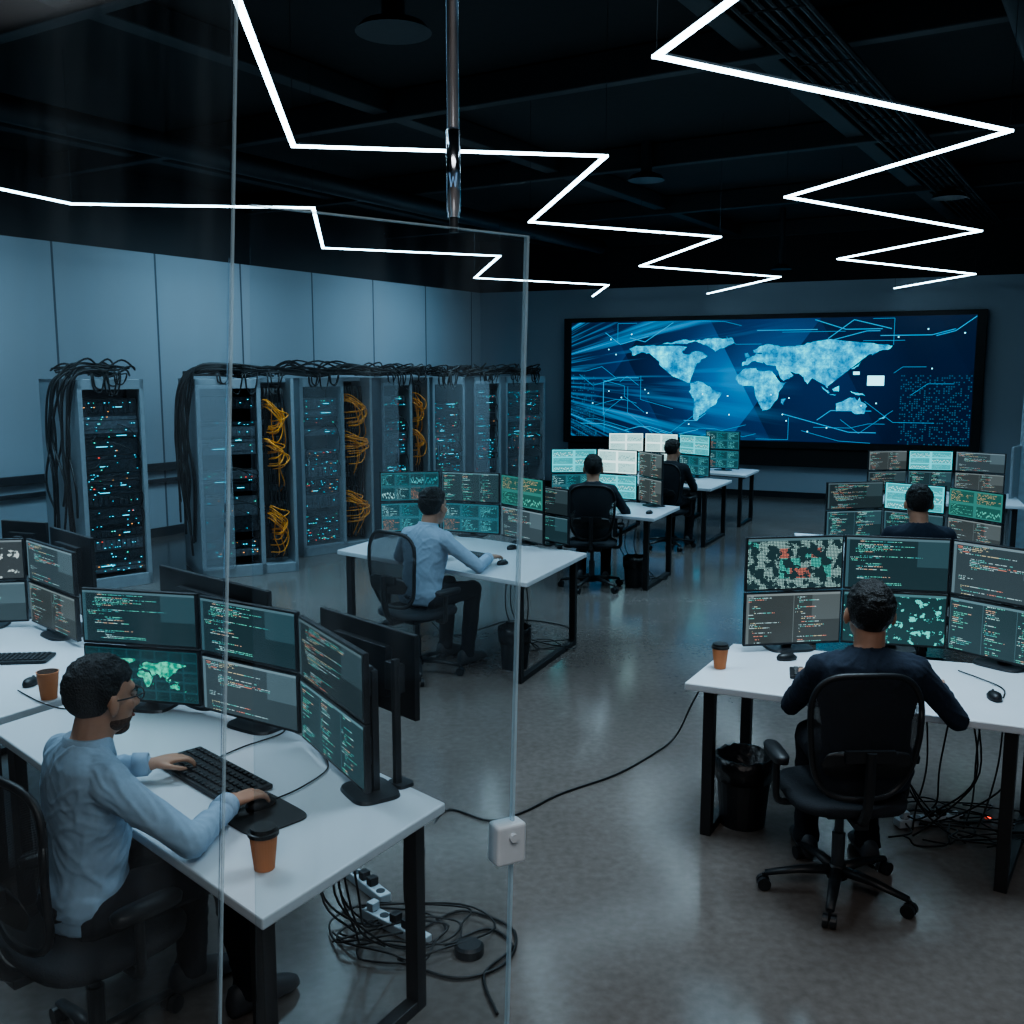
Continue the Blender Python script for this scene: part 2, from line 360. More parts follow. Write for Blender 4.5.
# ---------------------------------------------------------------- room shell
def struct(o): o['kind']='structure';return o
def poly_obj(name,verts,mat,uvs=None):
    me=bpy.data.meshes.new(name);me.from_pydata(verts,[],[tuple(range(len(verts)))])
    if uvs:
        ul=me.uv_layers.new(name='UVMap')
        for i,c in enumerate(uvs): ul.data[i].uv=c
    me.materials.append(mat);o=bpy.data.objects.new(name,me);COL.objects.link(o);return struct(o)
ZC=4.6
CN=V((-.61,19.57,0));LD=V((.525,.851,0)).normalized();BD=V((.914,-.405,0)).normalized()
LW0=CN-LD*28;BW1=CN+BD*14.5
RW=BW1-LD*22
WM=wall_mat();WM2=wall2_mat()
def wall(name,a,b,mat,off=0):
    L=(b-a).length
    return poly_obj(name,[a,b,b+V((0,0,ZC)),a+V((0,0,ZC))],mat,[(off,0),(off+L,0),(off+L,ZC),(off,ZC)])
tref=(V((-5.66,11.37,0))-LW0).dot(LD)
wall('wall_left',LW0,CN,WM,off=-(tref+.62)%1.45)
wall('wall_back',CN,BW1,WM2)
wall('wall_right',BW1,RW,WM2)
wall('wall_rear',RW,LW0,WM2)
poly_obj('floor',[LW0,RW,BW1,CN],floor_mat())
poly_obj('ceiling',[LW0+V((0,0,ZC)),CN+V((0,0,ZC)),BW1+V((0,0,ZC)),RW+V((0,0,ZC))],M_ceil)
LR=Matrix.Rotation(yaw_of(LD),3,'Z')
k=0
for i in range(7):
    t=-13+i*3.1
    c=CN+LD*t+BD*6.5
    k+=1;struct(MB().box((c.x,c.y,4.47),(14.0,.12,.24),LR).obj('trim_%d'%k,M_cbeam,bevel=.01))
for i in range(4):
    c=CN-LD*9+BD*(1.6+i*3.4)
    k+=1;struct(MB().box((c.x,c.y,4.5),(.18,21,.18),LR).obj('trim_%d'%k,M_cbeam,bevel=.01))
nL=V((LD.y,-LD.x,0))
for nm,z,h,d,mt in (('trim_%d'%(k+1),.92,.10,.06,M_beam),('trim_%d'%(k+2),.74,.05,.05,M_beam),('baseboard_left',.06,.12,.02,M_beam)):
    c=CN-LD*9.2+nL*(d/2+.002)
    struct(MB().box((c.x,c.y,z),(d,17,h),LR).obj(nm,mt))
nB=V((BD.y,-BD.x,0));nB=-nB if nB.y>0 else nB
c=CN+BD*7+nB*.015
struct(MB().box((c.x,c.y,.05),(.02,13,.10),Matrix.Rotation(yaw_of(BD),3,'Z')).obj('baseboard_back',M_beam))
struct(MB().box((6.10,11.5,1.83),(.42,.42,3.66),LR).obj('trim_30',pmat('pale_pillar',(.45,.56,.64),.6),bevel=.01))
for a_ in (2.9,10.2):
    o=MB().tube([CN+LD*t+BD*a_+V((0,0,4.26)) for t in (-15,-8,-1)],.11,20,1,smooth=False).obj('ventilation_duct',M_duct,smooth=True)
    tag(o,'long round dark ventilation duct under the ceiling','duct')
def diffuser(x,y,z,r):
    T=thing('ceiling_diffuser','round dark ceiling air diffuser with concentric rings','air vent',(x,y,z),group='ceiling air diffusers')
    for i,rr in enumerate((1,.72,.45)):
        MB().loft([((0,0,.02*i),(r*rr,0,0),(0,r*rr,0)),((0,0,.05+.02*i),(r*rr*.8,0,0),(0,r*rr*.8,0))],28).obj('ring',M_duct if i%2==0 else M_cbeam,T,smooth=False)
    MB().cyl((0,0,.05),(0,0,ZC-z),r*.3).obj('neck',M_duct,T)
for a in ((-.74,6.6,4.25,.24),(1.45,11.2,4.2,.2),(5.2,12.3,4.2,.2),(4.1,15.6,3.7,.16)): diffuser(*a)
T=thing('cable_tray','dark ladder cable tray hung below the ceiling','cable tray',(0,0,0))
b0=CN+BD*8.9-LD*15;b1=CN+BD*8.9-LD*1
for s_ in (-.2,.2): 
    p0=b0+BD*s_+V((0,0,4.28));p1=b1+BD*s_+V((0,0,4.28));MB().tube([p0,p1],.018,6,1,False).obj('side_rail',M_cbeam,T)
for i in range(24):
    p=b0+LD*(i*.6)+V((0,0,4.27));MB().tube([p-BD*.2,p+BD*.2],.006,5,1,False).obj('rung',M_cbeam,T)
for j in range(5):
    MB().tube([b0+BD*(-.15+.07*j)+V((0,0,4.31)),b1+BD*(-.15+.07*j)+V((0,0,4.31))],.016,6,1,False).obj('conduit',M_duct,T)
# LED strips
ZS=3.45
STR=[[(-4.1,6.2),(-3.44,8.07),(-1.59,8.26),(-2.0,10.87),(-.14,11.61),(-.52,14.28),(1.45,15.42),(1.40,17.7)],
     [(-.78,2.3),(-1.27,6.05),(.57,6.32),(.16,9.02),(2.02,10.0),(1.59,12.69),(3.7,14.13),(3.28,17.1)],
     [(1.15,2.4),(.6,4.38),(2.71,5.68),(2.06,7.76),(4.36,9.58),(3.79,11.91),(6.2,13.71),(6.0,16.0)]]
for P in STR:
    T=thing('led_light_strip','zigzag suspended white linear LED light','light',(P[0][0],P[0][1],ZS),group='zigzag ceiling lights')
    o0=V((P[0][0],P[0][1],0));mb=MB();hb=MB()
    for a,b in zip(P,P[1:]):
        a=V((*a,0))-o0;b=V((*b,0))-o0;d=b-a
        R=Matrix.Rotation(yaw_of(d),3,'Z');c=(a+b)/2
        mb.box((c.x,c.y,0),(.028,d.length+.028,.013),R)
        hb.box((c.x,c.y,.0125),(.030,d.length+.030,.010),R)
    mb.obj('light_diffuser',M_strip,T);hb.obj('housing',M_beam,T)
    for a in P:
        a=V((*a,0))-o0
        MB().cyl((a.x,a.y,.03),(a.x,a.y,ZC-ZS),.002,seg=5).obj('suspension_wire',M_beam,T)
# ---------------------------------------------------------------- world map shapes
CONT=[[(-168,66),(-156,71),(-128,70),(-110,68),(-95,70),(-85,68),(-93,60),(-82,55),(-78,60),(-65,60),(-56,53),(-65,48),(-66,44),(-75,39),(-81,31),(-80,25),(-84,30),(-97,27),(-97,20),(-90,21),(-87,16),(-83,10),(-79,9),(-85,11),(-95,16),(-106,22),(-112,30),(-118,34),(-124,41),(-124,48),(-134,57),(-150,60),(-164,55),(-160,60)],
[(-79,9),(-71,12),(-60,9),(-50,1),(-35,-6),(-39,-15),(-42,-23),(-54,-34),(-58,-39),(-66,-45),(-69,-53),(-74,-50),(-73,-37),(-70,-20),(-77,-12),(-81,-5),(-78,2)],
[(-73,78),(-55,82),(-25,83),(-20,74),(-40,65),(-46,60),(-53,67)],
[(-120,74),(-100,78),(-85,80),(-70,77),(-85,73),(-105,73)],
[(-17,15),(-16,22),(-9,29),(-5,33),(10,34),(11,30),(20,28),(31,29),(36,20),(42,11),(51,11),(42,-2),(40,-12),(35,-22),(30,-31),(20,-35),(17,-29),(12,-17),(9,-1),(8,4),(-6,5),(-13,9)],
[(-9,37),(-9,43),(-1,44),(-4,48),(2,51),(8,54),(9,57),(12,56),(20,55),(24,59),(29,60),(22,61),(25,65),(18,62),(17,57),(12,58),(6,58),(5,62),(14,68),(26,71),(41,67),(50,68),(68,69),(75,73),(105,78),(130,72),(160,70),(180,67),(178,63),(163,58),(156,52),(156,60),(140,55),(140,50),(130,43),(127,36),(122,40),(118,38),(122,31),(117,23),(108,21),(109,12),(103,11),(100,13),(104,2),(98,9),(94,17),(88,22),(80,15),(77,8),(72,19),(66,25),(57,27),(50,31),(56,25),(59,22),(53,16),(46,13),(40,24),(37,31),(36,37),(27,38),(23,39),(19,43),(13,46),(18,41),(12,43),(8,45),(3,43),(-2,38)],
[(114,-22),(122,-18),(131,-12),(137,-12),(141,-17),(143,-11),(146,-19),(153,-26),(150,-37),(141,-38),(131,-32),(115,-34)],
[(-5,50),(1,52),(-2,58),(-6,57)],[(131,32),(140,36),(142,43),(138,37)],[(44,-16),(50,-15),(47,-25),(44,-22)],
[(95,5),(106,-5),(104,-6),(97,1)],[(109,1),(117,6),(117,-3),(111,-3)],[(131,-2),(147,-6),(150,-10),(138,-8)],[(167,-46),(174,-41),(177,-38),(174,-44)],[(106,-7),(114,-8),(113,-9),(106,-8)]]
rc=random.Random(5)
def rough(poly):
    P=[V(p) for p in poly]
    for it in range(3):
        Q=[]
        for a,b in zip(P,P[1:]+P[:1]):
            d=b-a;m=(a+b)/2
            if d.length>1.6: 
                n=V((-d.y,d.x)).normalized();Q+=[a,m+n*rc.uniform(-1,1)*min(d.length*.15,1.3)]
            else: Q.append(a)
        P=Q
    return P
CONT=[rough(c) for c in CONT]
def map_mesh(w,h,name,mat,parent,loc,label=None):
    bm=bmesh.new()
    for c in CONT:
        vs=[bm.verts.new((lo/175*w/2,0,(la-14)/70*h/2)) for lo,la in c]
        f=bm.faces.new(vs)
    bmesh.ops.triangulate(bm,faces=bm.faces)
    me=bpy.data.meshes.new(name);bm.to_mesh(me);bm.free();me.materials.append(mat)
    o=bpy.data.objects.new(name,me);COL.objects.link(o);o.parent=parent;o.location=loc
    if label:o['label']=label
    return o
def mapglow():
    m,nt,o=newmat('map_cyan_glow')
    tc=nt.nodes.new('ShaderNodeTexCoord');n=N(nt)
    sp=nt.nodes.new('ShaderNodeSeparateXYZ');nt.links.new(tc.outputs['Object'],sp.inputs[0])
    nz=nt.nodes.new('ShaderNodeTexNoise');nz.inputs['Scale'].default_value=3.6;nz.inputs['Detail'].default_value=12;nz.inputs['Roughness'].default_value=.75;nt.links.new(tc.outputs['Object'],nz.inputs[0])
    g=n.m('ADD',n.m('LESS_THAN',n.m('FRACT',n.m('MULTIPLY',sp.outputs[0],12)),.25),n.m('LESS_THAN',n.m('FRACT',n.m('MULTIPLY',sp.outputs[2],12)),.25))
    c=n.ramp(nz.outputs[0],[(.40,(.001,.10,.24)),(.50,(.003,.30,.50)),(.58,(.006,.60,.78)),(.68,(.08,.95,.98))],'LINEAR')
    c=n.mix(n.m('MULTIPLY',n.m('MINIMUM',g,1),.25),c,(.003,.2,.42))
    e=nt.nodes.new('ShaderNodeEmission');nt.links.new(c,e.inputs[0]);e.inputs[1].default_value=1.5;nt.links.new(e.outputs[0],o.inputs[0]);return m
# ---------------------------------------------------------------- video wall
vc=CN+BD*5.32;VW=7.05;VZ0,VZ1=.86,3.12
T=thing('video_wall','wide black-framed video wall showing a glowing cyan world map','video wall',(vc.x+nB.x*.1,vc.y+nB.y*.1,0),math.atan2(BD.y,BD.x))
h=VZ1-VZ0;zc=(VZ0+VZ1)/2
MB().box((0,0,zc),(VW,.16,h)).obj('frame',M_black,T,bevel=.01)
MB().box((0,.03,VZ0-.16),(VW*.98,.10,.3)).obj('lower_panel',M_black,T,bevel=.01)
SW,SH=VW-.30,h-.20
plane('screen',SW,SH,video_mat(),T,(0,-.085,zc+.02))
map_mesh(SW*.66,SH*.72,'world_map_graphic',mapglow(),T,(-SW*.02,-.092,zc+.02),'glowing cyan world map graphic')
mb=MB();rnd=random.Random(11)
def seg2(mb,a,b,w,y):
    a=V(a);b=V(b);d=(b-a)
    if d.length<.01:return
    d.normalize();p=V((-d.y,d.x))*w/2
    mb.face([(q.x,y,q.y) for q in (a-p,b-p,b+p,a+p)])
dirs=[V((1,0)),V((.8,.6)),V((.8,-.6)),V((1,0)),V((0,-1)),V((.95,.25)),V((.95,-.25)),V((0,1))]
def zig(mb,n_,w0,area_):
    for i in range(n_):
        ed=rnd.random()<.65
        x=rnd.uniform(-SW/2,SW/2)
        z=(rnd.choice((-1,1))*rnd.uniform(SH*.30,SH*.5)) if ed else rnd.uniform(-SH/2,SH/2)
        if not ed: x=rnd.choice((-1,1))*rnd.uniform(SW*.26,SW*.5)
        p=V((x,z));sg=-1 if p.x>0 and rnd.random()<.5 else 1
        d=rnd.choice(dirs)*sg
        for j in range(rnd.randint(2,3)):
            q=p+d*rnd.uniform(.15,.65)
            q.x=max(-SW/2+.03,min(SW/2-.03,q.x));q.y=max(-SH/2+.03,min(SH/2-.03,q.y))
            seg2(mb,p,q,w0,0);p=q
            d=rnd.choice([e_ for e_ in dirs if (e_*sg).dot(d)>.2] or dirs)*sg
zig(mb,26,.007,0);zig(mb,16,.014,0)
g=mb.obj('circuit_line_graphic',emat('line_cyan',(.02,.34,.64),.9),T);g.location=(0,-.089,zc+.02)
mb=MB()
for (x,z,a,b) in ((SW*.285,.0,.26,.16),(SW*.24,.12,.1,.05)):
    mb.face([(x-a/2,0,z-b/2),(x+a/2,0,z-b/2),(x+a/2,0,z+b/2),(x-a/2,0,z+b/2)])
for i in range(26):
    x=rnd.uniform(-SW/2+.1,SW/2-.1);z=rnd.uniform(-SH/2+.1,SH/2-.1);r=.010
    mb.face([(x-r,0,z-r),(x+r,0,z-r),(x+r,0,z+r),(x-r,0,z+r)])
g=mb.obj('highlight_graphic',emat('pale_cyan_glow',(.3,.85,1),2.0),T);g.location=(0,-.094,zc+.02)
# ---------------------------------------------------------------- racks
def rack(a,b,bay=0,door=0,over=False,seed=0,H=2.08,D=.95,label='grey server rack cabinet with blinking equipment',hang=.12):
    rn=random.Random(seed)
    a=V((*a,0));b=V((*b,0));e=(b-a);w=e.length;e.normalize()
    T=thing('server_rack',label,'server rack',a,math.atan2(e.y,e.x),'row of server racks')
    mb=MB()
    mb.box((.015,D/2,H/2),(.03,D,H)).box((w-.015,D/2,H/2),(.03,D,H)).box((w/2,D/2,H-.02),(w,D,.04)).box((w/2,D/2,.05),(w,D,.10))
    mb.box((w/2,D-.01,H/2),(w,.02,H))
    mb.obj('cabinet_body',M_rack,T,bevel=.004)
    mb=MB();pw=.045
    mb.box((pw/2,.0,H/2),(pw,.05,H)).box((w-pw/2,.0,H/2),(pw,.05,H)).box((w/2,0,H-.05),(w,.05,.10)).box((w/2,0,.06),(w,.05,.12))
    mb.obj('front_frame',M_rack,T,bevel=.004)
    MB().box((w/2,.30,H/2),(w-.1,.02,H-.2)).obj('interior_panel',M_rackdark,T)
    z=.16;leds={'c':MB(),'g':MB(),'r':MB(),'o':MB()}
    iw=w-2*pw-.02
    while z<H-.24:
        u=rn.choice((.044,.044,.088,.088,.13,.17))
        if rn.random()<.14: z+=u;continue
        dark=rn.random()<.6
        yy=.03+rn.random()*.03
        m2=MB();m2.box((w/2,yy+.12,z+u/2),(iw,.24,u-.006))
        nb=int(iw/.05);sty=rn.random()
        if u>.05 and sty<.45:
            for i in range(nb): m2.box((w/2-iw/2+.03+i*.05,yy-.004,z+u*.5),(.036,.012,u*.62))
        elif sty<.65:
            for i in range(int(iw/.026)): m2.box((w/2-iw/2+.02+i*.026,yy-.003,z+u*.4),(.016,.01,.014))
        m2.obj('server_unit',M_srv if dark else M_srv2,T)
        for i in range(rn.choice((2,4,6,9,14))):
            lx=w/2-iw/2+rn.uniform(.02,iw-.02);lz=z+u*rn.choice((.25,.5,.75));s_=rn.choice((.0035,.005,.006))
            m3=leds[rn.choice('ccccccccccccgggro')]
            m3.box((lx,yy-.013,lz),(s_*2,.006,s_))
        if rn.random()<.4:
            leds['c'].box((w/2+iw*.18*rn.choice((-1,1)),yy-.013,z+u*.5),(rn.uniform(.05,.16),.006,.006))
        z+=u
    for k_,mt in zip('cgro',(M_ledc,M_ledg,M_ledr,M_ledo)):
        if len(leds[k_].bm.verts):
            o=leds[k_].obj('indicator_lights',mt,T);o['kind']='stuff'
        else: leds[k_].bm.free()
    mb=MB()
    for i in range(9):
        x0=rn.uniform(pw+.02,w-pw-.02);x1=rn.choice((pw+.015,w-pw-.015));z0=rn.uniform(.5,H-.35);z1_=z0-rn.uniform(.08,.4)
        mb.tube([(x0,.03,z0),((x0+x1)/2,-.005,z0-.05),(x1,.0,(z0+z1_)/2),(x1+rn.uniform(-.01,.01),.01,z1_)],.005,5,4)
    o=mb.obj('patch_lead',M_cable,T,smooth=True);o['kind']='stuff'
    if door==1:
        m4=MB();m4.box((w*.26,-.045,H/2+.02),(w*.50,.010,H-.16)).obj('door',M_rdoor,T)
        MB().cyl((w*.47,-.06,.95),(w*.47,-.06,1.15),.01,seg=8).obj('door_handle',M_chrome,T)
    if door==2:
        m4=MB();m4.box((w*.5,-.04,H/2),(w-.08,.008,H-.2)).obj('door',M_rdoor2,T)
        MB().cyl((w*.12,-.055,.95),(w*.12,-.055,1.15),.01,seg=8).obj('door_handle',M_chrome,T)
    if bay:
        mb=MB();mb.box((w+bay-.02,D/2,H/2),(.035,D,H)).box((w+bay/2,D/2+.1,H-.02),(bay,D-.2,.04)).box((w+bay/2,D/2,.05),(bay,D,.1))
        mb.obj('cable_bay_frame',M_rack,T,bevel=.004)
        MB().box((w+bay/2,.4,H/2),(bay-.03,.02,H-.1)).obj('cable_bay_panel',M_rackdark,T)
        mb=MB()
        for i in range(9):
            zz=.35+i*.18
            mb.box((w+bay/2,.33,zz),(bay-.06,.1,.05))
        mb.obj('patch_panel',M_srv2,T)
        for zc_ in (1.72,1.28,.55):
            mb=MB()
            for i in range(8):
                x0=w+rn.uniform(.03,.10);z0=zc_+rn.uniform(.02,.16);x1=w+bay-rn.uniform(.05,.16);dp=rn.uniform(.08,.34);yy=rn.uniform(-.02,.05)
                mb.tube([(x0,.28,z0),(x0+.02,.07,z0+.02),(x0+(x1-x0)*.45,yy,z0-dp*.15),(x1,yy+.02,z0-dp*.55),(x1-(x1-x0)*.3,yy,z0-dp),(x0+.04,.10,z0-dp-.02)],.007,5,4)
            for i in range(2):
                xx=w+bay*rn.uniform(.35,.85)
                mb.tube([(xx,.1,zc_+.05),(xx+rn.uniform(-.04,.04),.05,zc_-.15),(xx+rn.uniform(-.05,.05),.06,zc_-.32),(xx,.2,zc_-.42)],.006,5,4)
            o=mb.obj('orange_cable_bundle',M_ocable,T,smooth=True);o['kind']='stuff'
        mb=MB()
        for i in range(13):
            xx=w+rn.uniform(.04,bay-.05)
            mb.tube([(xx,.12,.15),(xx+rn.uniform(-.05,.05),.09,.8),(xx+rn.uniform(-.05,.05),.11,1.4),(xx,.15,H-.1)],.009,5,4)
        o=mb.obj('black_cable_bundle',M_cable,T,smooth=True);o['kind']='stuff'
    mb=MB()
    W_=w+bay
    for i in range(20):
        y0=rn.uniform(.0,.6);z1=H+.02+rn.uniform(0,.09)
        if over and i<13:
            xo=-rn.uniform(.02,.12)
            mb.tube([(W_*rn.uniform(.5,1),y0+.1,z1),(W_*.4,y0+rn.uniform(-.1,.1),z1+.04),(.05,y0,z1+.02),(xo,y0,H-.12),(xo-rn.uniform(0,.06),y0+rn.uniform(-.15,.15),H*.72),(xo-rn.uniform(-.01,.05),y0+rn.uniform(-.14,.18),H*.5),(xo,y0+rn.uniform(0,.2),H*rn.uniform(.1,.4))],.012,6,5)
        else:
            mb.tube([(-.04,y0,z1),(W_*.2,y0+rn.uniform(-.2,.15),z1+rn.uniform(0,.10)),(W_*.5,y0+rn.uniform(-.2,.15),z1-.01),(W_*.8,y0+rn.uniform(-.2,.15),z1+rn.uniform(0,.10)),(W_+hang,y0+.2,z1)],.010,6,5)
    for i in range(6):
        x0=rn.uniform(.05,W_-.22);dz=rn.uniform(.03,.12);mb.tube([(x0,.3,H+.04),(x0+.03,.0,H+.06),(x0+.05,-.03,H-dz),(x0+.12,-.02,H-dz*1.3),(x0+.17,.0,H+.05),(x0+.2,.3,H+.04)],.008,6,5)
    o=mb.obj('black_cable_bundle',M_cable,T,smooth=True);o['kind']='stuff'
    return T
rack((-4.18,9.66),(-3.70,10.09),over=True,seed=1,label='pale grey server rack standing apart with black cables down its side',D=1.12,hang=.02)
rack((-3.23,10.24),(-2.64,10.55),bay=.36,door=1,over=True,seed=2,label='server rack with frosted door and orange patch cables beside it',hang=.3)
rack((-2.45,11.55),(-2.01,11.95),bay=.42,door=2,seed=3,label='pale grey server rack with glass door and orange cable bay',hang=.3)
rack((-1.67,12.75),(-1.31,13.07),bay=.30,door=1,seed=4,label='narrow server rack with frosted door and orange cables')
rack((-1.10,13.75),(-.68,14.2),door=2,seed=5,label='pale grey server rack with cyan indicator lights')
rack((-.57,14.71),(-.18,15.14),door=1,seed=6,label='server rack with frosted grey door')
rack((-.11,15.58),(.52,16.28),door=2,seed=8,label='last server rack in the row, dark front')
# ---------------------------------------------------------------- desks
def desk(c,label,th=.035,legs=(1,1),group='white office desks'):
    c=[V((*p,0)) for p in c];o0=(c[0]+c[1]+c[2]+c[3])/4;c=[p-o0 for p in c]
    T=thing('office_desk',label,'desk',o0,0,group)
    mb=MB();zt=.74
    lo=[mb.bm.verts.new(p+V((0,0,zt-th))) for p in c];hi=[mb.bm.verts.new(p+V((0,0,zt))) for p in c]
    mb.bm.faces.new(lo[::-1]);mb.bm.faces.new(hi)
    for i in range(4): mb.bm.faces.new((lo[i],lo[(i+1)%4],hi[(i+1)%4],hi[i]))
    mb.obj('desk_top',M_white,T,bevel=.006)
    def ins(p,q,r):
        return p+(q-p).normalized()*.10+(r-p).normalized()*.07
    ends=[]
    if legs[0]: ends.append((ins(c[0],c[1],c[3]),ins(c[3],c[2],c[0])))
    if legs[1]: ends.append((ins(c[1],c[0],c[2]),ins(c[2],c[3],c[1])))
    for a,b in ends:
        mb=MB();d=b-a;R=Matrix.Rotation(yaw_of(d),3,'Z');t=.05;zb=zt-th
        for p in (a,b): mb.box((p.x,p.y,zb/2),(t,t,zb),R)
        m=(a+b)/2
        mb.box((m.x,m.y,.02),(t*.98,d.length-t,.04),R).box((m.x,m.y,zb-.02),(t*.98,d.length-t,.04),R)
        mb.obj('leg_frame',M_leg,T,bevel=.003)
    if len(ends)==2:
        a=(ends[0][0]+ends[0][1])/2;b=(ends[1][0]+ends[1][1])/2;d=b-a;m=(a+b)/2
        MB().box((m.x,m.y,zt-th-.03),(.04,d.length-.05,.05),Matrix.Rotation(yaw_of(d),3,'Z')).obj('cross_beam',M_leg,T)
    return T
desk([(-2.09,3.84),(-.65,2.43),(-.22,3.14),(-1.64,4.59)],'white desk with black steel frame legs and six monitors')
desk([(-3.45,5.05),(-2.15,3.90),(-1.69,4.66),(-2.62,5.85)],'white desk meeting the neighbouring desk at an angle')
desk([(.79,4.43),(2.10,3.83),(2.62,4.62),(1.16,5.10)],'white desk with black legs, monitors, cup and tangled cables below')
desk([(-1.40,7.88),(.10,6.62),(.59,7.75),(-.91,8.95)],'white desk with curved row of monitors beside a waste bin')
desk([(.05,10.55),(1.38,9.62),(1.78,10.5),(.5,11.45)],'white desk in front of racks with bright monitors')
desk([(1.25,13.0),(2.42,12.1),(2.9,13.1),(1.75,14.2)],'white desk with pale bright monitors near the video wall')
desk([(2.45,14.4),(3.22,13.7),(3.6,14.5),(2.8,15.2)],'small white desk near the video wall')
desk([(2.3,7.75),(3.75,6.95),(4.2,7.85),(2.5,8.75)],'white desk carrying a cluster of monitors')
desk([(3.95,11.0),(5.45,10.5),(5.85,11.6),(4.1,12.2)],'white desk with a cluster of six monitors')
# ---------------------------------------------------------------- monitors
def monstack(L,R,z0,z1,styles,label,rows=2,zd=.74,maps=(),postx=0,pw=.05,cat='monitor',bw=1):
    L=V((*L,0));R=V((*R,0));e=R-L;w=e.length;e.normalize();c=(L+R)/2
    T=thing('stacked_monitors' if rows==2 else 'computer_monitor',label,cat,(c.x,c.y,zd),math.atan2(e.y,e.x),'desk monitors')
    z0-=zd;z1-=zd;g=.006;h=(z1-z0-g*(rows-1))/rows
    for i in range(rows):
        zc=z1-h/2-i*(h+g)
        mb=MB();mb.box((0,.0,zc),(w-.004,.022,h)).box((0,.022,zc),(w*.55,.03,h*.6))
        m=mb.obj('monitor' if rows==2 else 'monitor_housing',M_bezel,T,bevel=.003)
        plane('screen',w-.022,h-.020,S[styles[i]],m,(0,-.0125,zc+.002))
        if i in maps:
            map_mesh((w-.03)*.80,(h-.03)*.70,'map_graphic',M_mapg,m,(.0,-.0138,zc))
    mb=MB();mb.box((postx,.055,(z1-.08)/2),(pw,.025,z1-.08))
    mb.box((postx*.9,.04,z1-h/2),(.08,.03,.10))
    if rows==2: mb.box((postx*.9,.04,z0+h/2),(.08,.03,.10))
    mb.obj('stand_post',M_stand,T,bevel=.004)
    MB().loft([((postx,.04,.001),(.12*bw,0,0),(0,.10*bw,0)),((postx,.04,.012),(.115*bw,0,0),(0,.095*bw,0))],28,.5).obj('stand_base',M_stand,T)
    return T
W6='dual stacked monitors with code on a grey stand'
monstack((-1.82,4.14),(-1.29,4.02),.77,1.25,('code1','map'),'dual stacked monitors showing green code and a world map',maps={1:'g'})
monstack((-1.27,3.99),(-.81,3.70),.77,1.25,('code1','code4'),'dual stacked monitors with green code lines')
monstack((-.79,3.65),(-.47,3.13),.775,1.25,('code2','code5'),'dual stacked monitors turned sideways with dim code',postx=.22,bw=.85)
monstack((-3.18,5.38),(-2.70,5.46),.77,1.24,('pale','code4'),'dual stacked monitors with a pale grey graphic')
monstack((-2.68,5.46),(-2.23,5.02),.77,1.24,('code4','warm'),'dual stacked monitors with grey code')
monstack((-.32,3.28),(-.72,3.70),.97,1.27,('code1',),'single black monitor seen from behind on a pole stand',rows=1,postx=-.24,pw=.022,bw=.35)
monstack((-.97,3.92),(-1.60,4.48),.95,1.28,('code1',),'wide black monitor seen from behind',rows=1)
monstack((-2.22,5.22),(-2.62,5.62),.95,1.28,('code3',),'black monitor seen from behind',rows=1)
monstack((-2.68,5.70),(-3.0,5.82),.97,1.29,('code3',),'black monitor seen from behind',rows=1)
monstack((1.17,4.94),(1.688,5.02),.77,1.33,('dots','warm'),'dual stacked monitors with dotted graphics and code')
monstack((1.692,5.02),(2.185,4.90),.77,1.33,('code1','scatter'),'dual stacked monitors with code and scattered cyan shapes')
monstack((2.19,4.89),(2.50,4.47),.77,1.33,('code4','code5'),'dual stacked monitors angled inwards with code')
monstack((2.62,8.28),(3.13,8.38),.77,1.24,('code2','code3'),W6)
monstack((3.14,8.36),(3.50,8.00),.77,1.24,('bright','code1'),'dual stacked monitors with a bright teal dashboard')
monstack((3.51,7.96),(3.72,7.48),.77,1.24,('green','warm'),'dual stacked monitors with a green dashboard')
monstack((4.15,11.63),(4.64,11.73),.77,1.24,('warm','code2'),W6)
monstack((4.66,11.73),(5.13,11.60),.77,1.24,('bright','code3'),'dual stacked monitors with a teal dashboard')
monstack((5.15,11.58),(5.55,11.20),.77,1.24,('code4','warm'),W6)
monstack((-1.14,8.56),(-.63,8.66),.77,1.30,('dash2','dash1'),'dual stacked monitors with teal dashboards')
monstack((-.61,8.65),(-.10,8.45),.77,1.30,('code5','dash1'),W6)
monstack((-.085,8.42),(.26,7.93),.77,1.30,('green','code4'),'dual stacked monitors angled inwards with charts')
monstack((.13,8.32),(.46,7.92),.77,1.22,('code2','code1'),W6)
monstack((.43,11.02),(.94,11.06),.77,1.31,('bright','dash1'),'dual stacked monitors with bright teal dashboards')
monstack((.95,11.05),(1.36,10.78),.77,1.31,('white','bright'),'dual stacked monitors with a pale white display')
monstack((1.38,10.76),(1.56,10.28),.77,1.31,('warm','warm'),W6)
monstack((1.35,14.0),(1.84,13.98),.77,1.31,('white','bright'),'dual stacked monitors with pale displays')
monstack((1.86,13.97),(2.28,13.70),.77,1.31,('white','white'),'dual stacked monitors with pale displays')
monstack((2.30,13.68),(2.62,13.20),.77,1.31,('bright','dash1'),W6)
monstack((2.82,14.55),(3.25,14.25),.77,1.31,('dash1','dash1'),W6)
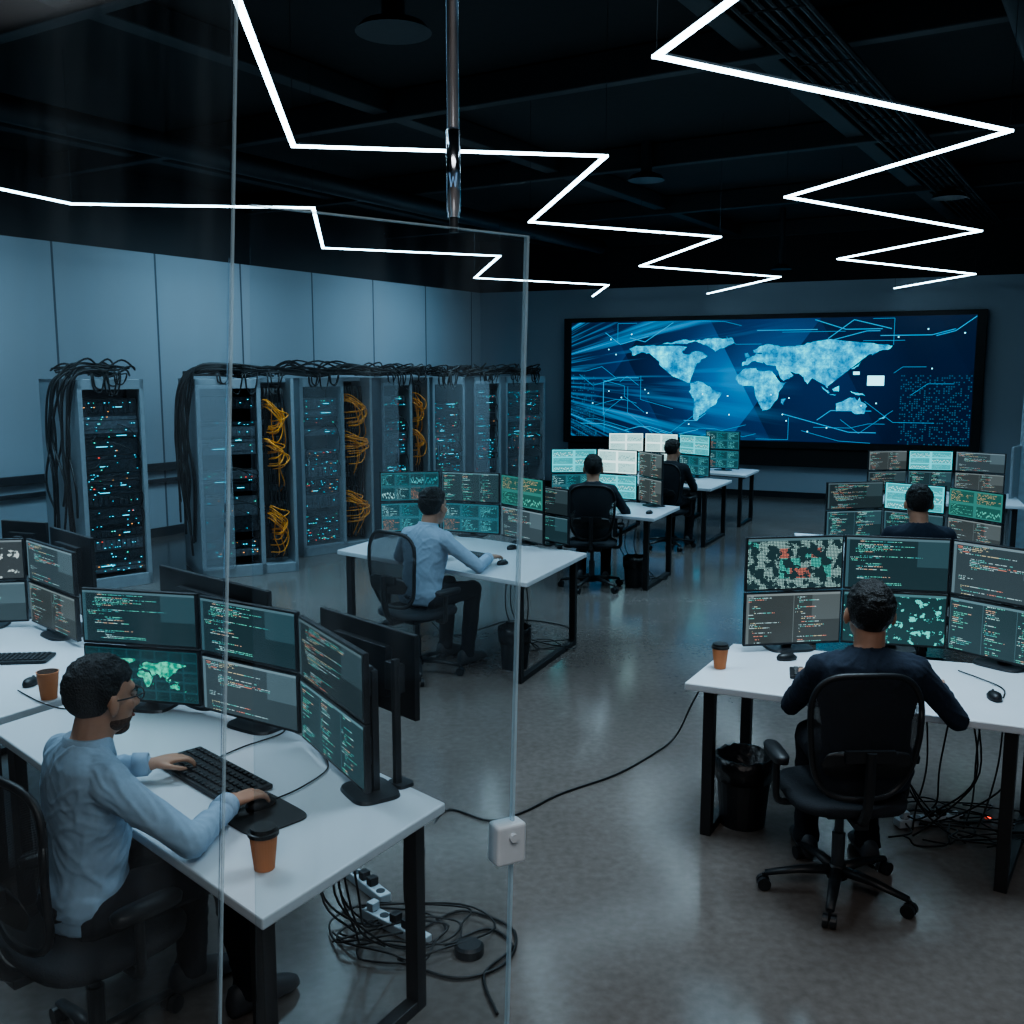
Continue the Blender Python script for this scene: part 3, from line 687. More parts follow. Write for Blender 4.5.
# ---------------------------------------------------------------- office chair
def chair():
    T=thing('office_chair','black mesh office chair on five castors','chair',(0,0,0),0,'black office chairs')
    mb=MB()
    mb.cyl((0,0,.07),(0,0,.13),.045,.035)
    for i in range(5):
        a=math.radians(90+72*i+12);d=V((math.cos(a),math.sin(a),0));sd=V((-d.y,d.x,0))
        mb.loft([(d*.02+V((0,0,.105)),sd*.03,V((0,0,.022))),(d*.16+V((0,0,.10)),sd*.024,V((0,0,.017))),(d*.31+V((0,0,.075)),sd*.018,V((0,0,.012)))],10)
    mb.obj('star_base',M_black,T,smooth=True)
    for i in range(5):
        a=math.radians(90+72*i+12);d=V((math.cos(a),math.sin(a),0));sd=V((-d.y,d.x,0));p=d*.315
        mb=MB()
        for s_ in (-1,1):
            q=p+sd*.016*s_;mb.cyl(q+sd*.011*s_*-1+V((0,0,.03)),q+sd*.011*s_+V((0,0,.03)),.029,seg=16)
        mb.cyl(p+V((0,0,.035)),p+V((0,0,.075)),.008)
        mb.obj('caster',M_black,T)
    MB().cyl((0,0,.12),(0,0,.28),.028).cyl((0,0,.28),(0,0,.40),.019).obj('gas_column',M_stand,T,smooth=False)
    MB().box((0,0,.41),(.2,.26,.035)).box((0,-.16,.42),(.06,.2,.03)).obj('tilt_mechanism',M_black,T,bevel=.006)
    MB().loft([((0,.01,.43),(.21,0,0),(0,.20,0)),((0,.01,.445),(.245,0,0),(0,.24,0)),((0,.01,.475),(.25,0,0),(0,.245,0)),((0,.01,.49),(.225,0,0),(0,.22,0))],32,.6).obj('seat',M_fabric,T,smooth=True)
    def bp(u,v):
        wd=.185+.045*math.sin(v*math.pi*.62)
        z=.53+v*.53
        y=-.235-.05*math.sin(v*math.pi*.9+.2)+.05*u*u-.03*(v-.3)
        return V((u*wd,y,z))
    n=28;edge=[]
    for i in range(n):
        a=2*math.pi*i/n;cu=math.copysign(abs(math.cos(a))**.55,math.cos(a));sv=math.copysign(abs(math.sin(a))**.55,math.sin(a))
        edge.append(bp(cu,.5+.5*sv))
    MB().tube(edge+[edge[0],edge[1]],.013,8,2,True).obj('backrest_frame',M_black,T,smooth=True)
    mb=MB();NN=20;g=[[mb.bm.verts.new(bp(-1+2*i/NN,j/NN)) for i in range(NN+1)] for j in range(NN+1)]
    for j in range(NN):
        for i in range(NN):
            u=-1+2*(i+.5)/NN;v=(j+.5)/NN
            if abs(u)**3.6+abs(2*v-1)**3.6<1.06: mb.bm.faces.new((g[j][i],g[j][i+1],g[j+1][i+1],g[j+1][i]))
    bmesh.ops.delete(mb.bm,geom=[q for q in mb.bm.verts if not q.link_faces],context='VERTS')
    mb.obj('backrest_mesh',M_net,T,smooth=True)
    MB().loft([((0,-.275,.66),(.17,0,0),(0,.004,.025)),((0,-.27,.70),(.19,0,0),(0,.006,.0)),((0,-.285,.74),(.17,0,0),(0,.004,.02))],20).obj('lumbar_support',M_black,T,smooth=True)
    MB().tube([(0,-.12,.42),(0,-.25,.44),(0,-.31,.55),(0,-.315,.76)],.022,8,5).box((0,-.305,.74),(.20,.02,.05)).obj('back_bracket',M_black,T,smooth=False)
    for s_ in (-1,1):
        MB().tube([(s_*.2,0,.42),(s_*.275,0,.43),(s_*.285,0,.53),(s_*.285,0,.61)],.016,8,5).loft([((s_*.28,.03,.615),(.035,0,0),(0,.11,0)),((s_*.28,.03,.64),(.038,0,0),(0,.115,0)),((s_*.28,.03,.65),(.03,0,0),(0,.105,0))],20,.6).obj('armrest',M_black,T,smooth=True)
    return T
CH=chair()
def put_chair(xy,F,lab,sc=1,first=[True]):
    c=CH if first[0] else copy_tree(CH)
    first[0]=False
    c.location=(xy[0],xy[1],0);c.rotation_euler=(0,0,yaw_of(F));c['label']=lab;c.scale=(sc,sc,sc)
# ---------------------------------------------------------------- people
def remesh(mb,vox,name,mat,parent,sm=4,disp=0,label=None):
    me=mb.mesh(name+'_src');o=bpy.data.objects.new('tmp',me);COL.objects.link(o)
    r=o.modifiers.new('r','REMESH');r.mode='VOXEL';r.voxel_size=vox
    if sm:
        s=o.modifiers.new('s','SMOOTH');s.factor=.5;s.iterations=sm
    dg=bpy.context.evaluated_depsgraph_get();dg.update()
    nm=bpy.data.meshes.new_from_object(o.evaluated_get(dg));nm.name=name
    bpy.data.objects.remove(o)
    nm.materials.clear();nm.materials.append(mat)
    if disp:
        ns=[v.normal.copy() for v in nm.vertices]
        for v,nn in zip(nm.vertices,ns):
            p=v.co
            q=V((p.x*4+p.z*6,p.y*7+p.z*2,p.z*9+p.x*9-p.y*9))
            w_=noise.noise(p*5+V((3,1,7)))
            r1=max(0,1-abs(noise.noise(q+V((w_,w_,0))*2))*5)
            r2=max(0,1-abs(noise.noise(q*1.9+V((5,5,5))))*4.5)
            k_=r1*.7+r2*.3+noise.noise(q*.6)*.6
            v.co=p+nn*disp*k_
    for p in nm.polygons: p.use_smooth=True
    o=bpy.data.objects.new(name,nm);COL.objects.link(o);o.parent=parent
    if label:o['label']=label
    return o
def person(xy,F,label,shirt,hands,lean=.12,hyaw=0,hpitch=.15,vox=.01,glasses=False,beard=False,hair=M_hair,foot=(.40,.36),trous=M_trouser,K=.96,collar=False,HS=1.13,hairlong=0,hoff=0,slim=1.0,elz=0,f0=.25):
    F=V((*F,0)).normalized();R=V((F.y,-F.x,0));O=V((*xy,0))
    T=thing('person',label,'person',O,yaw_of(F));T.scale=(K,K,K)
    def loc(p): d=V((p[0],p[1],0))-O;q=V((d.dot(R),d.dot(F),p[2]))/K;return q
    B=MB();SH=MB();TR=MB()
    P=V((0,0,.57));u=V((0,math.sin(lean),math.cos(lean)));fw=V((0,math.cos(lean),-math.sin(lean)));X=V((1,0,0))
    def ring(h,rx,ry,off=0,k=1): return (P+u*h+fw*off,X*rx*k,fw*ry*k)
    prof=[(-.07,.15,.11,0),(0,.172,.124,0),(.1,.156,.114,.01),(.2,.164,.114,.012),(.32,.190,.118,.005),(.39,.202,.110,-.004),(.435,.188,.094,-.012),(.465,.14,.080,-.014),(.49,.088,.070,-.010),(.505,.072,.064,-.004)]
    SH.loft([ring(a,b*slim,c*slim,d) for a,b,c,d in prof],24,.88)
    B.loft([ring(a,b,c,d,.76) for a,b,c,d in prof[1:]],24,.88)
    N0=P+u*.47;hc=N0+V((hoff,.045+lean*.1,.156))
    B.cap(N0-u*.04,hc+V((0,-.018,-.05)),.064,.062)
    HR=Matrix.Rotation(hyaw,3,'Z')@Matrix.Rotation(-hpitch,3,'X')
    def h(p): return hc+HR@(V(p)*HS)
    def hs(c,r,rot=None,seg=16): B.sph(h(c),tuple(x*HS for x in r),rot or HR,seg)
    hs((0,-.012,.025),(.075,.094,.088),seg=24)
    hs((0,.025,-.03),(.061,.066,.078),seg=24)
    hs((0,.052,-.086),(.034,.034,.026))
    hs((0,.065,.032),(.05,.025,.018))
    hs((0,.073,-.062),(.026,.022,.018))
    B.cap(h((0,.086,.012)),h((0,.108,-.024)),.009,.0125,10)
    for s_ in (-1,1):
        hs((s_*.010,.098,-.028),(.009,.009,.009),seg=8)
        hs((s_*.040,.062,-.018),(.02,.02,.02),seg=12)
        hs((s_*.079,-.002,-.008),(.010,.018,.031),HR@Matrix.Rotation(s_*.3,3,'Z'),12)
    for s_,tgt in zip((-1,1),hands):
        Sh=P+u*.405+X*(s_*.184*(.5+.5*slim));t=loc(tgt)
        d=(t-Sh);dh=V((d.x,d.y,0)).normalized();dd=(dh+V((-s_*.25,0.35,0))).normalized()
        Wt=t-dd*.07+V((0,0,.030))
        n=(Wt-Sh);Ln=n.length;l1,l2=.295,.27
        if Ln>l1+l2-.004: Ln=l1+l2-.004
        n.normalize();a=(l1*l1-l2*l2+Ln*Ln)/(2*Ln);hh=math.sqrt(max(0,l1*l1-a*a))
        for q_ in range(13):
            f_=f0+(1-f0)*q_/12
            hint=V((s_*(.22+.78*f_),-.3+.2*f_,-.9+1.0*f_));pole=(hint-n*hint.dot(n)).normalized()
            E=Sh+n*a+pole*hh
            if E.z*K>=elz: break
        Wp=Sh+n*Ln
        B.cap(Sh-X*s_*.03,E,.030,.024);B.cap(E,Wp,.024,.0235)
        SH.cap(N0+X*s_*.035-u*.02,Sh+u*.012,.052,.056,16)
        SH.cap(Sh-X*s_*.03,Sh,.061,.061);SH.cap(Sh,E,.057,.046,18)
        cuff=E.lerp(Wp,.93);SH.cap(E,E.lerp(Wp,.9),.046,.036,18);SH.cyl(E.lerp(Wp,.85),cuff,.039,.038,16)
        up=V((0,0,1));sd=dd.cross(up).normalized()
        B.loft([(Wp-dd*.02,sd*.024,up*.02),(Wp+dd*.02,sd*.032,up*.019),(Wp+dd*.06,sd*.040,up*.016),(Wp+dd*.09,sd*.038,up*.012)],14)
        inn=-s_
        for j,(o_,ln) in enumerate(((.031,.066),(.0105,.076),(-.0105,.071),(-.030,.056))):
            bpnt=Wp+dd*(.084-.004*abs(j-1))+sd*(inn*o_)
            dirr=(dd+sd*inn*o_*3.0).normalized();q=bpnt
            for ang,fr,r0,r1 in ((.12,.44,.0095,.009),(.6,.32,.009,.0082),(1.05,.24,.0082,.0072)):
                v=dirr*math.cos(ang)-up*math.sin(ang);q2=q+v*(ln*fr+.004);B.cap(q,q2,r0,r1,8);q=q2
        q=Wp+dd*.02+sd*(inn*.026)-up*.004
        for v,ln,r0,r1 in (((dd*.65+sd*inn*.75-up*.1),.042,.0135,.011),((dd*.9+sd*inn*.35-up*.3),.03,.011,.0098),((dd*1+sd*inn*.05-up*.3),.022,.0098,.008)):
            q2=q+v.normalized()*ln;B.cap(q,q2,r0,r1,8);q=q2
        if collar:
            ax=(cuff-E).normalized();xx=ax.orthogonal().normalized();yy=ax.cross(xx)
            m=MB();m.loft([(cuff-ax*.045,xx*.043,yy*.043),(cuff+ax*.008,xx*.041,yy*.041),(cuff+ax*.010,xx*.034,yy*.034),(cuff-ax*.04,xx*.034,yy*.034)],20)
            m.obj('shirt_cuff',shirt,T,smooth=True)
    TR.loft([(P+V((0,-.06,-.04)),X*.15,V((0,0,.07))),(P+V((0,-.02,-.02)),X*.178,V((0,0,.1))),(P+V((0,.08,-.02)),X*.17,V((0,0,.085)))],20)
    TR.sph(P,(.168,.125,.085),None,18)
    for s_,fy in zip((-1,1),foot):
        hip=P+V((s_*.092,.02,-.01));kn=V((s_*.125,.43,.555));an=V((s_*.13,fy,.10))
        TR.cap(hip,kn,.088,.066,16);TR.cap(kn,kn.lerp(an,.45),.064,.058,14);TR.cap(kn.lerp(an,.45),an,.058,.050,14);TR.cyl(an+V((0,0,.02)),an+V((0,-.01,-.035)),.052,.056,14)
        B.cap(hip,kn,.06,.042);B.cap(kn,an,.042,.03)
        m=MB();x=an.x
        m.loft([((x,fy-.085,.045),(.025,0,0),(0,0,.03)),((x,fy-.07,.058),(.038,0,0),(0,0,.056)),((x,fy,.065),(.043,0,0),(0,0,.063)),((x,fy+.08,.047),(.047,0,0),(0,0,.044)),((x,fy+.15,.036),(.043,0,0),(0,0,.033)),((x,fy+.185,.028),(.022,0,0),(0,0,.022))],16)
        m.obj('shoe',M_shoe,T,smooth=True)
    remesh(B,min(vox,.008) if vox<.01 else .009,'body',M_skin,T,sm=2)
    remesh(SH,vox,'shirt',shirt,T,sm=7,disp=.0075 if shirt is M_shirtblue else .006)
    remesh(TR,max(vox,.01),'trousers',trous,T,sm=4,disp=.006)
    if collar:
        m=MB();n1=N0
        m.loft([(n1-u*.016,X*.094,fw*.086),(n1+u*.014,X*.082,fw*.078),(n1+u*.046,X*.074,fw*.070),(n1+u*.051,X*.068,fw*.064),(n1+u*.0,X*.066,fw*.062)],28)
        m.obj('collar',shirt,T,smooth=True)
    hb=bmesh.new();bmesh.ops.create_uvsphere(hb,u_segments=96,v_segments=72,radius=1)
    for v in hb.verts:
        x,y,z=v.co
        p=V((x*.0765,y*.0960-.0145,z*.0905+.0275))
        if p.y>.03: lim=.060+.004*math.sin(p.x*90)
        elif p.y>-.005: lim=.060-(.03-p.y)/.035*.055
        elif p.y>-.035: lim=.005-(-.005-p.y)/.03*(.052+hairlong)
        else: lim=-.058-hairlong
        lim+=.007*noise.noise(p*70)
        if p.z<lim:
            k=max(.78,1-(lim-p.z)*7);p=V((p.x*k,(p.y+.018)*k-.018,p.z))
        else:
            fade=min(1,max(0,(p.z+.055)/.11))
            nz=noise.noise(p*34)*.006+abs(noise.noise(V((p.x*110,p.y*55,p.z*55))))*.009+abs(noise.noise(V((p.x*230,p.y*120,p.z*120))))*.005
            if p.z>.065: nz+=.004+.006*noise.noise(p*24)
            p+=p.normalized()*((nz+.0015)*fade)
        v.co=h(p)
    me=bpy.data.meshes.new('hair');hb.to_mesh(me);hb.free();me.materials.append(hair)
    for p in me.polygons:p.use_smooth=True
    o=bpy.data.objects.new('hair',me);COL.objects.link(o);o.parent=T
    if vox<.01:
        for s_ in (-1,1):
            MB().sph(h((s_*.030,.078,.012)),(.014,.012,.010),HR,12).obj('eye',pmat('eye_white_dark',(.25,.22,.2),.2),T,smooth=True)
            MB().sph(h((s_*.031,.086,.031)),(.019,.008,.0045),HR,10).obj('eyebrow',hair,T,smooth=True)
        MB().sph(h((0,.092,-.058)),(.023,.009,.007),HR,12).obj('lips',pmat('lips',(.35,.13,.1),.4),T,smooth=True)
    if beard:
        hb=MB();hb.sph(h((0,.026,-.060)),(.0580*HS,.0620*HS,.040*HS),HR,26);hb.sph(h((0,.0525,-.0865)),(.0350*HS,.0350*HS,.0265*HS),HR,18);hb.sph(h((0,.092,-.045)),(.024,.010,.005),HR,10)
        hb.obj('beard',M_beard,T,smooth=True)
    if glasses:
        gl=MB()
        for s_ in (-1,1):
            ring_=[h((s_*.032+.022*math.cos(a),.100,.010+.018*math.sin(a))) for a in [2*math.pi*i/16 for i in range(18)]]
            gl.tube(ring_,.0024,6,1,False)
            gl.tube([h((s_*.054,.099,.015)),h((s_*.079,.05,.012)),h((s_*.084,-.01,.008))],.0024,6,4)
        gl.tube([h((-.010,.102,.012)),h((0,.105,.015)),h((.010,.102,.012))],.0022,6,3)
        gl.obj('glasses',M_black,T,smooth=True)
    return T
FA=(.70,.71)
person((-1.32,2.88),FA,'man in light blue shirt and glasses typing at a desk',M_shirtblue,[(-1.20,3.36,.775),(-.85,3.05,.775)],lean=.09,hyaw=.05,hpitch=.12,vox=.0062,glasses=True,beard=True,foot=(.42,.50),K=.975,collar=True,hairlong=.008,HS=1.10,slim=.96,elz=.79)
put_chair((-1.29,2.86),(.62,.78),'black mesh office chair with man in light blue shirt',.97)
FR=(.06,.998)
person((1.43,3.86),FR,'man in navy sweater seen from behind, hand on desk',M_shirtnavy,[(1.34,4.40,.775),(1.86,4.24,.775)],lean=.10,hyaw=-.05,hpitch=.0,vox=.0075,K=.985,HS=1.18,hoff=.015,slim=1.08,f0=.30)
put_chair((1.355,3.92),(-.02,1),'black mesh office chair with man in navy sweater',.95)
FM=(.64,.77)
person((-.66,7.02),FM,'man in light blue shirt and dark trousers reaching for a mouse',M_shirtblue,[(-.52,7.48,.775),(-.13,7.26,.775)],lean=.18,hyaw=.1,hpitch=.05,vox=.009,collar=True,K=1.0,HS=1.15,elz=.78)
put_chair((-.68,6.98),FM,'black mesh office chair with man in light blue shirt')
F2=(.12,.99)
person((.80,9.85),F2,'man in charcoal shirt seen from behind at bright monitors',M_shirtdark,[(.72,10.36,.775),(1.12,10.28,.775)],lean=.06,vox=.011,K=1,HS=1.17,slim=1.05,f0=.3)
put_chair((.80,9.85),F2,'black mesh office chair with man in charcoal shirt')
F3=(.5,.86)
person((1.93,12.2),F3,'person in dark shirt seated before the video wall',M_shirtdark,[(2.02,12.70,.775),(2.28,12.56,.775)],lean=.08,hyaw=-.3,vox=.012,hair=M_hair2,K=1,hairlong=.03)
put_chair((1.93,12.2),F3,'black office chair near the video wall')
F4=(.15,.98)
person((2.88,6.98),F4,'man in navy sweater behind the front monitors',M_shirtnavy,[(2.80,7.48,.775),(3.14,7.44,.775)],lean=.04,vox=.011,hair=M_hair,K=1.02,HS=1.13,slim=1.08)
put_chair((2.88,6.98),F4,'black office chair at the second monitor cluster',.90)
# ---------------------------------------------------------------- small props
def keyboard(x,y,F,label='black computer keyboard on a white desk',w=.44,d=.15):
    T=thing('keyboard',label,'keyboard',(x,y,.741),yaw_of(F),'black keyboards')
    MB().box((0,0,.009),(w,d,.016)).obj('keyboard_base',M_black,T,bevel=.004)
    mb=MB()
    for r in range(5):
        for c_ in range(17):
            mb.box((-w/2+.028+c_*(w-.056)/16,-d/2+.022+r*(d-.044)/4,.02),(.019,.020,.008))
    mb.obj('keycaps',M_bezel,T,bevel=.002,seg=1)
def mouse(x,y,F,z=.741,label='black computer mouse on a white desk'):
    T=thing('computer_mouse',label,'mouse',(x,y,z),yaw_of(F),'computer mice')
    MB().loft([((0,0,0),(.028,0,0),(0,.052,0)),((0,0,.012),(.031,0,0),(0,.056,0)),((0,-.005,.027),(.024,0,0),(0,.042,0)),((0,-.008,.034),(.010,0,0),(0,.02,0))],20).obj('mouse_shell',M_black,T,smooth=True)
    MB().cyl((-.004,.028,.028),(.004,.028,.028),.007).obj('scroll_wheel',M_stand,T)
keyboard(-1.06,3.36,(.70,.71),'black keyboard under the typing hand of the man',.50,.19)
o=MB().loft([((0,0,0),(.15,0,0),(0,.11,0)),((0,0,.004),(.15,0,0),(0,.11,0))],28,.35).obj('mouse_pad',pmat('dark_rubber',(.02,.022,.024),.6));o.location=(-.82,3.06,.741);o.rotation_euler=(0,0,yaw_of(FA));tag(o,'dark rectangular mouse pad on the desk','mouse pad')
mouse(-.82,3.10,FA,.7455,'black mouse on a pad under the hand')
keyboard(-2.50,4.78,(-.1,.99),'black keyboard on the corner desk');mouse(-2.19,4.40,(0,1))
mouse(2.10,4.20,(.2,.98));mouse(1.36,4.80,(1,.3),label='black mouse beside the monitor stand');keyboard(1.52,4.50,(.25,.97),'black keyboard in front of the navy sweater')
keyboard(-.36,7.66,FM);mouse(-.07,7.27,FM);mouse(.0,7.92,FM);keyboard(.85,10.42,(.6,.8));mouse(1.38,9.95,(.5,.8))
keyboard(2.1,12.85,(.6,.8));keyboard(3.0,7.6,(.4,.9))
def cup(x,y,lid,label,s=1):
    T=thing('coffee_cup',label,'coffee cup',(x,y,.741),0)
    MB().loft([((0,0,0),(.028*s,0,0),(0,.028*s,0)),((0,0,.095*s),(.038*s,0,0),(0,.038*s,0)),((0,0,.10*s),(.040*s,0,0),(0,.040*s,0))],28).obj('cup_body',M_cup,T,smooth=False)
    if lid:
        MB().loft([((0,0,.098*s),(.0425*s,0,0),(0,.0425*s,0)),((0,0,.108*s),(.0425*s,0,0),(0,.0425*s,0)),((0,0,.110*s),(.037*s,0,0),(0,.037*s,0)),((0,0,.12*s),(.035*s,0,0),(0,.035*s,0))],28).obj('cup_lid',M_lid,T)
    else:
        MB().loft([((0,0,.0985*s),(.036*s,0,0),(0,.036*s,0)),((0,0,.1005*s),(.036*s,0,0),(0,.036*s,0))],24).obj('coffee',pmat('coffee',(.05,.02,.01),.2),T)
cup(-.71,2.70,True,'brown paper coffee cup with black lid on desk edge',1.05)
cup(-2.02,4.21,False,'orange paper cup without lid on the corner desk',1.2)
cup(1.0,4.66,True,'orange paper cup with dark lid beside monitor',1.0)
def bin_(x,y,r,h,label):
    T=thing('waste_bin',label,'waste bin',(x,y,0),0)
    mb=MB();mb.loft([((0,0,0),(r*.78,0,0),(0,r*.78,0)),((0,0,h),(r,0,0),(0,r,0)),((0,0,h),(r*.93,0,0),(0,r*.93,0)),((0,0,.03),(r*.72,0,0),(0,r*.72,0))],28).obj('bin_body',M_black,T)
    mb=MB();rings=[]
    for k_,(z,rr) in enumerate(((h-.10,r*1.0),(h-.04,r*1.03),(h+.012,r*1.02),(h+.01,r*.9),(h-.08,r*.86))): rings.append(((0,0,z),(rr,0,0),(0,rr,0)))
    mb.loft(rings,40)
    for v in mb.bm.verts:
        k_=noise.noise(v.co*30)*.014;v.co.x*=1+k_/r*.6;v.co.y*=1+k_/r*.6;v.co.z+=k_
    mb.obj('bin_bag',M_bag,T,smooth=True)
bin_(1.11,4.57,.135,.33,'black waste bin with bin bag under white desk')
bin_(.02,7.12,.12,.30,'small dark waste bin beside desk legs')
bin_(1.24,9.92,.12,.30,'dark waste bin under white desk')
def cable(pts,r=.006,label='black cable lying on the floor',name='cable'):
    o=MB().tube(pts,r,6,8).obj(name,M_cable,smooth=True);return tag(o,label,'cable')
cable([(-.36,3.22,.70),(-.37,3.28,.3),(-.40,4.2,.01),(-.33,4.68,.008),(-.11,4.57,.008),(.05,4.66,.008),(.25,4.88,.008),(.55,5.12,.008),(.80,5.42,.008),(.96,5.62,.04),(1.03,5.5,.28),(1.09,5.20,.60),(1.13,5.04,.70)],.006,'long black cable crossing the concrete floor up to a desk')
cable([(-1.10,3.48,.745),(-1.02,3.62,.746),(-.9,3.78,.746),(-.95,3.95,.746)],.003,'thin keyboard cable on the desk')
cable([(-.80,3.14,.746),(-.72,3.25,.746),(-.66,3.42,.746),(-.72,3.6,.746)],.003,'thin mouse cable on the desk')
cable([(2.14,4.2,.746),(2.2,4.35,.746),(2.12,4.6,.746)],.003,'thin mouse cable on the desk')
cable([(-1.75,4.15,.746),(-1.85,4.05,.746),(-2.0,4.12,.746),(-2.2,4.3,.746)],.003,'thin mouse cable on the desk')
cable([(-.8,8.6,.1),(-.5,8.0,.008),(.0,8.5,.008),(.45,8.3,.008),(.5,7.9,.008)],.005)
cable([(-2.3,7.6,.008),(-1.5,8.5,.008),(-1.2,8.0,.008),(-.9,8.6,.2)],.006)
cable([(-.35,3.62,.01),(-.2,3.75,.01),(0,3.62,.01),(-.02,3.4,.01),(-.2,3.3,.01),(-.42,3.42,.01)],.006,'looped black cable on floor near desk leg')
cable([(-.25,3.5,.01),(-.1,3.62,.01),(-.0,3.5,.01),(-.1,3.32,.01),(-.05,3.1,.01)],.006,'looped black cable on floor near desk leg')
def tangle(cx,cy,sx,sy,n,seed,label,top=.70,hang=5,hc_=None,hs=(.2,.1)):
    rn=random.Random(seed);mb=MB();hc_=hc_ or (cx,cy)
    for i in range(n):
        p=[];a=rn.uniform(0,6.28);cx_=cx+rn.uniform(-sx,sx)*.7;cy_=cy+rn.uniform(-sy,sy)*.7;r=rn.uniform(.06,.15)
        for j in range(rn.randint(5,9)):
            a+=rn.uniform(.5,1.1);r+=rn.uniform(-.03,.035)
            p.append((cx_+math.cos(a)*r*1.3+j*rn.uniform(-.02,.03),cy_+math.sin(a)*r,.008+rn.uniform(0,.05)))
        mb.tube(p,.0045,5,5)
    for i in range(hang):
        x=hc_[0]+rn.uniform(-1,1)*hs[0];y=hc_[1]+rn.uniform(-1,1)*hs[1]
        x2=cx+rn.uniform(-sx,sx)*.6;y2=cy+rn.uniform(-sy,sy)*.6
        mb.tube([(x,y,top),(x+rn.uniform(-.06,.06),y+rn.uniform(-.03,.03),top*.5),((x+x2)/2,(y+y2)/2,.12),(x2,y2,.01)],.0045,5,6)
    o=mb.obj('cable_tangle',M_cable,smooth=True);o['kind']='stuff';tag(o,label,'cables')
tangle(-.48,3.58,.18,.22,6,3,'tangle of black cables on the floor under desk',hang=7,hc_=(-.58,3.30),hs=(.06,.06))
tangle(2.05,4.50,.35,.3,9,5,'tangle of black cables hanging under the desk',hang=10,hc_=(2.05,4.45),hs=(.3,.2))
tangle(.2,7.65,.2,.2,3,6,'cables on the floor below the desk',hang=3,hc_=(.1,7.6))
tangle(1.4,10.3,.2,.2,3,8,'cables on the floor below the desk',hang=3,hc_=(1.3,10.3))
def strip(x,y,rz,label):
    T=thing('power_strip',label,'power strip',(x,y,.0),rz)
    MB().box((0,0,.022),(.34,.055,.04)).obj('strip_body',M_plug,T,bevel=.006)
    for i in range(5):
        MB().cyl((-.13+i*.065,0,.041),(-.13+i*.065,0,.044),.019,seg=16).obj('socket',M_stand,T)
    for i in (0,2,3):
        MB().box((-.13+i*.065,0,.06),(.035,.04,.035)).obj('plug',M_black if i else M_plug,T,bevel=.004)
strip(-.45,3.62,-.7,'white power strip with plugs among cables on the floor')
strip(2.0,4.55,.2,'pale power strip under the desk')
strip(-.62,3.95,-.9,'white power strip with plugs behind the desk')
o=MB().loft([((0,0,0),(.055,0,0),(0,.055,0)),((0,0,.03),(.055,0,0),(0,.055,0)),((0,0,.04),(.045,0,0),(0,.045,0))],24).obj('power_adapter',M_black);o.location=(-.16,3.47,.0);tag(o,'round black power adapter on the floor','adapter')
o=MB().box((0,0,.004),(.02,.02,.008)).obj('indicator_light',M_ledr);o.location=(2.32,4.62,0);tag(o,'tiny red indicator light on the floor','indicator light')
T=thing('desk_partition','narrow pale desk partition panel on a foot','partition',(5.75,11.35,0),.9)
MB().box((0,0,.72),(.5,.03,1.2)).obj('panel',M_rack,T,bevel=.006);MB().box((0,0,.06),(.36,.3,.12)).obj('foot',M_beam,T,bevel=.01)
# ---------------------------------------------------------------- glass partition
A=V((-.50,1.86,0));Bp=V((.01,2.16,0));rz=math.atan2(Bp.y-A.y,Bp.x-A.x)
T=thing('glass_door','frameless clear glass door with polished edges','glass door',(A.x-.035,A.y-.02,0));T.rotation_euler=(0,.028,rz)
wd=(Bp-A).length
MB().box((wd/2,0,1.235),(wd,.010,2.43)).obj('glass_pane',M_glass,T)
MB().box((wd-.003,0,1.235),(.006,.0125,2.43)).box((wd/2,0,2.451),(wd,.0125,.003)).obj('polished_edge',M_gedge,T)
MB().box((wd-.015,0,1.11),(.075,.05,.095)).obj('lock_case',M_plug,T,bevel=.008,seg=3)
MB().cyl((wd-.015,-.025,1.13),(wd-.015,-.034,1.13),.010).obj('lock_cylinder',M_plug,T)
T=thing('glass_partition','tall fixed clear glass partition panel','glass partition',(A.x-.125,A.y-.03,0));T.rotation_euler=(0,.055,rz)
MB().box((-.55,0,2.28),(1.08,.010,4.5)).obj('glass_pane',M_glass,T)
MB().box((-.004,0,2.28),(.004,.0125,4.5)).obj('polished_edge',M_gedge,T)
T=thing('suspension_rod','chrome rod hanging from the ceiling to the glass','rod',(-.118,2.09,0))
MB().cyl((0,0,2.46),(0,0,4.55),.0125,seg=24).obj('rod_tube',M_chrome,T,smooth=True)
MB().cyl((0,0,2.47),(0,0,2.63),.0145,seg=24).obj('highlight_sleeve',M_chrome,T,smooth=True)  # added sleeve, stands in for the bright highlight on the rod
MB().cyl((0,0,2.43),(0,0,2.47),.009,seg=16).obj('rod_tip',M_stand,T,smooth=False)
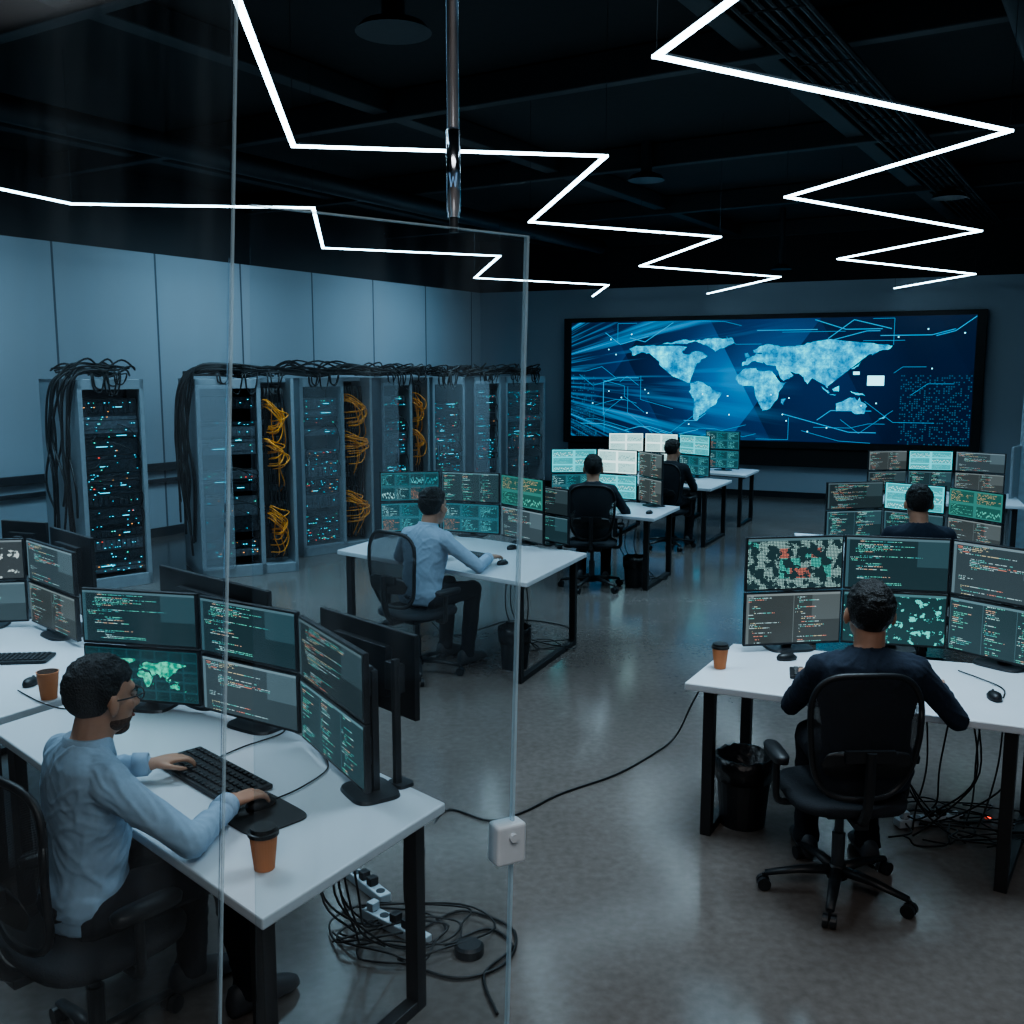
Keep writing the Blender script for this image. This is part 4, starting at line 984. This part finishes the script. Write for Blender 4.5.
mb=MB()
zz=2.530
P_=[(-.008,zz+.015),(-.0045,zz-.013),(0,zz+.008),(.0045,zz-.013),(.008,zz+.015)]
for a,b in zip(P_,P_[1:]): mb.tube([(a[0],-.0150,a[1]),(b[0],-.0150,b[1])],.0007,5,1,False)
mb.obj('emblem',emat('emblem_glow',(.30,.55,.9),.45),T,label='small zigzag emblem with painted blue-white glow on the rod')  # emission paints the bright refracted mark into the emblem
# ---------------------------------------------------------------- lights
def area(x,y,z,sx,sy,e,col,spread=2.0,rot=(0,0,0)):
    l=bpy.data.lights.new('fill_light','AREA');l.shape='RECTANGLE';l.size=sx;l.size_y=sy;l.energy=e;l.color=col;l.spread=spread  # added area lights for fill, no visible fixtures
    o=bpy.data.objects.new('fill_light',l);COL.objects.link(o);o.location=(x,y,z);o.rotation_euler=rot
cool=(.48,.79,1)
for (x,y) in ((-2.5,5),(1.5,4.5),(-2.,9.5),(2.5,9),(0,13.5),(4.5,13),(6,8),(-4.5,8)):
    area(x,y,4.15,1.6,1.6,50,cool if y>6 else (.64,.85,1))  # added soft cool fill from overhead
for t in (-15,-11,-7,-3):
    p=CN+LD*t+nL*2.2
    d=(-nL*2.2+V((0,0,-1.9))).normalized()
    q=d.to_track_quat('-Z','Y').to_euler()
    area(p.x,p.y,4.1,2.5,.4,12,(.52,.80,1),1.7,q)  # added wash light that brightens the left wall
area(.3,-.5,3.9,2.5,2.5,66,(1,.94,.92),2.6)  # added warm fill, unseen above and behind the camera
w=bpy.data.worlds.new('World');SC.world=w;w.use_nodes=True
w.node_tree.nodes['Background'].inputs[0].default_value=(.02,.05,.08,1);w.node_tree.nodes['Background'].inputs[1].default_value=.3
# ---------------------------------------------------------------- camera
cd=bpy.data.cameras.new('camera');cam=bpy.data.objects.new('camera',cd);COL.objects.link(cam)
cd.sensor_width=36;cd.lens=36*1000/1024;cd.clip_start=.05
cam.location=(0,0,2.15);cam.rotation_euler=(math.radians(90)-math.atan(.14),0,0)
SC.camera=cam
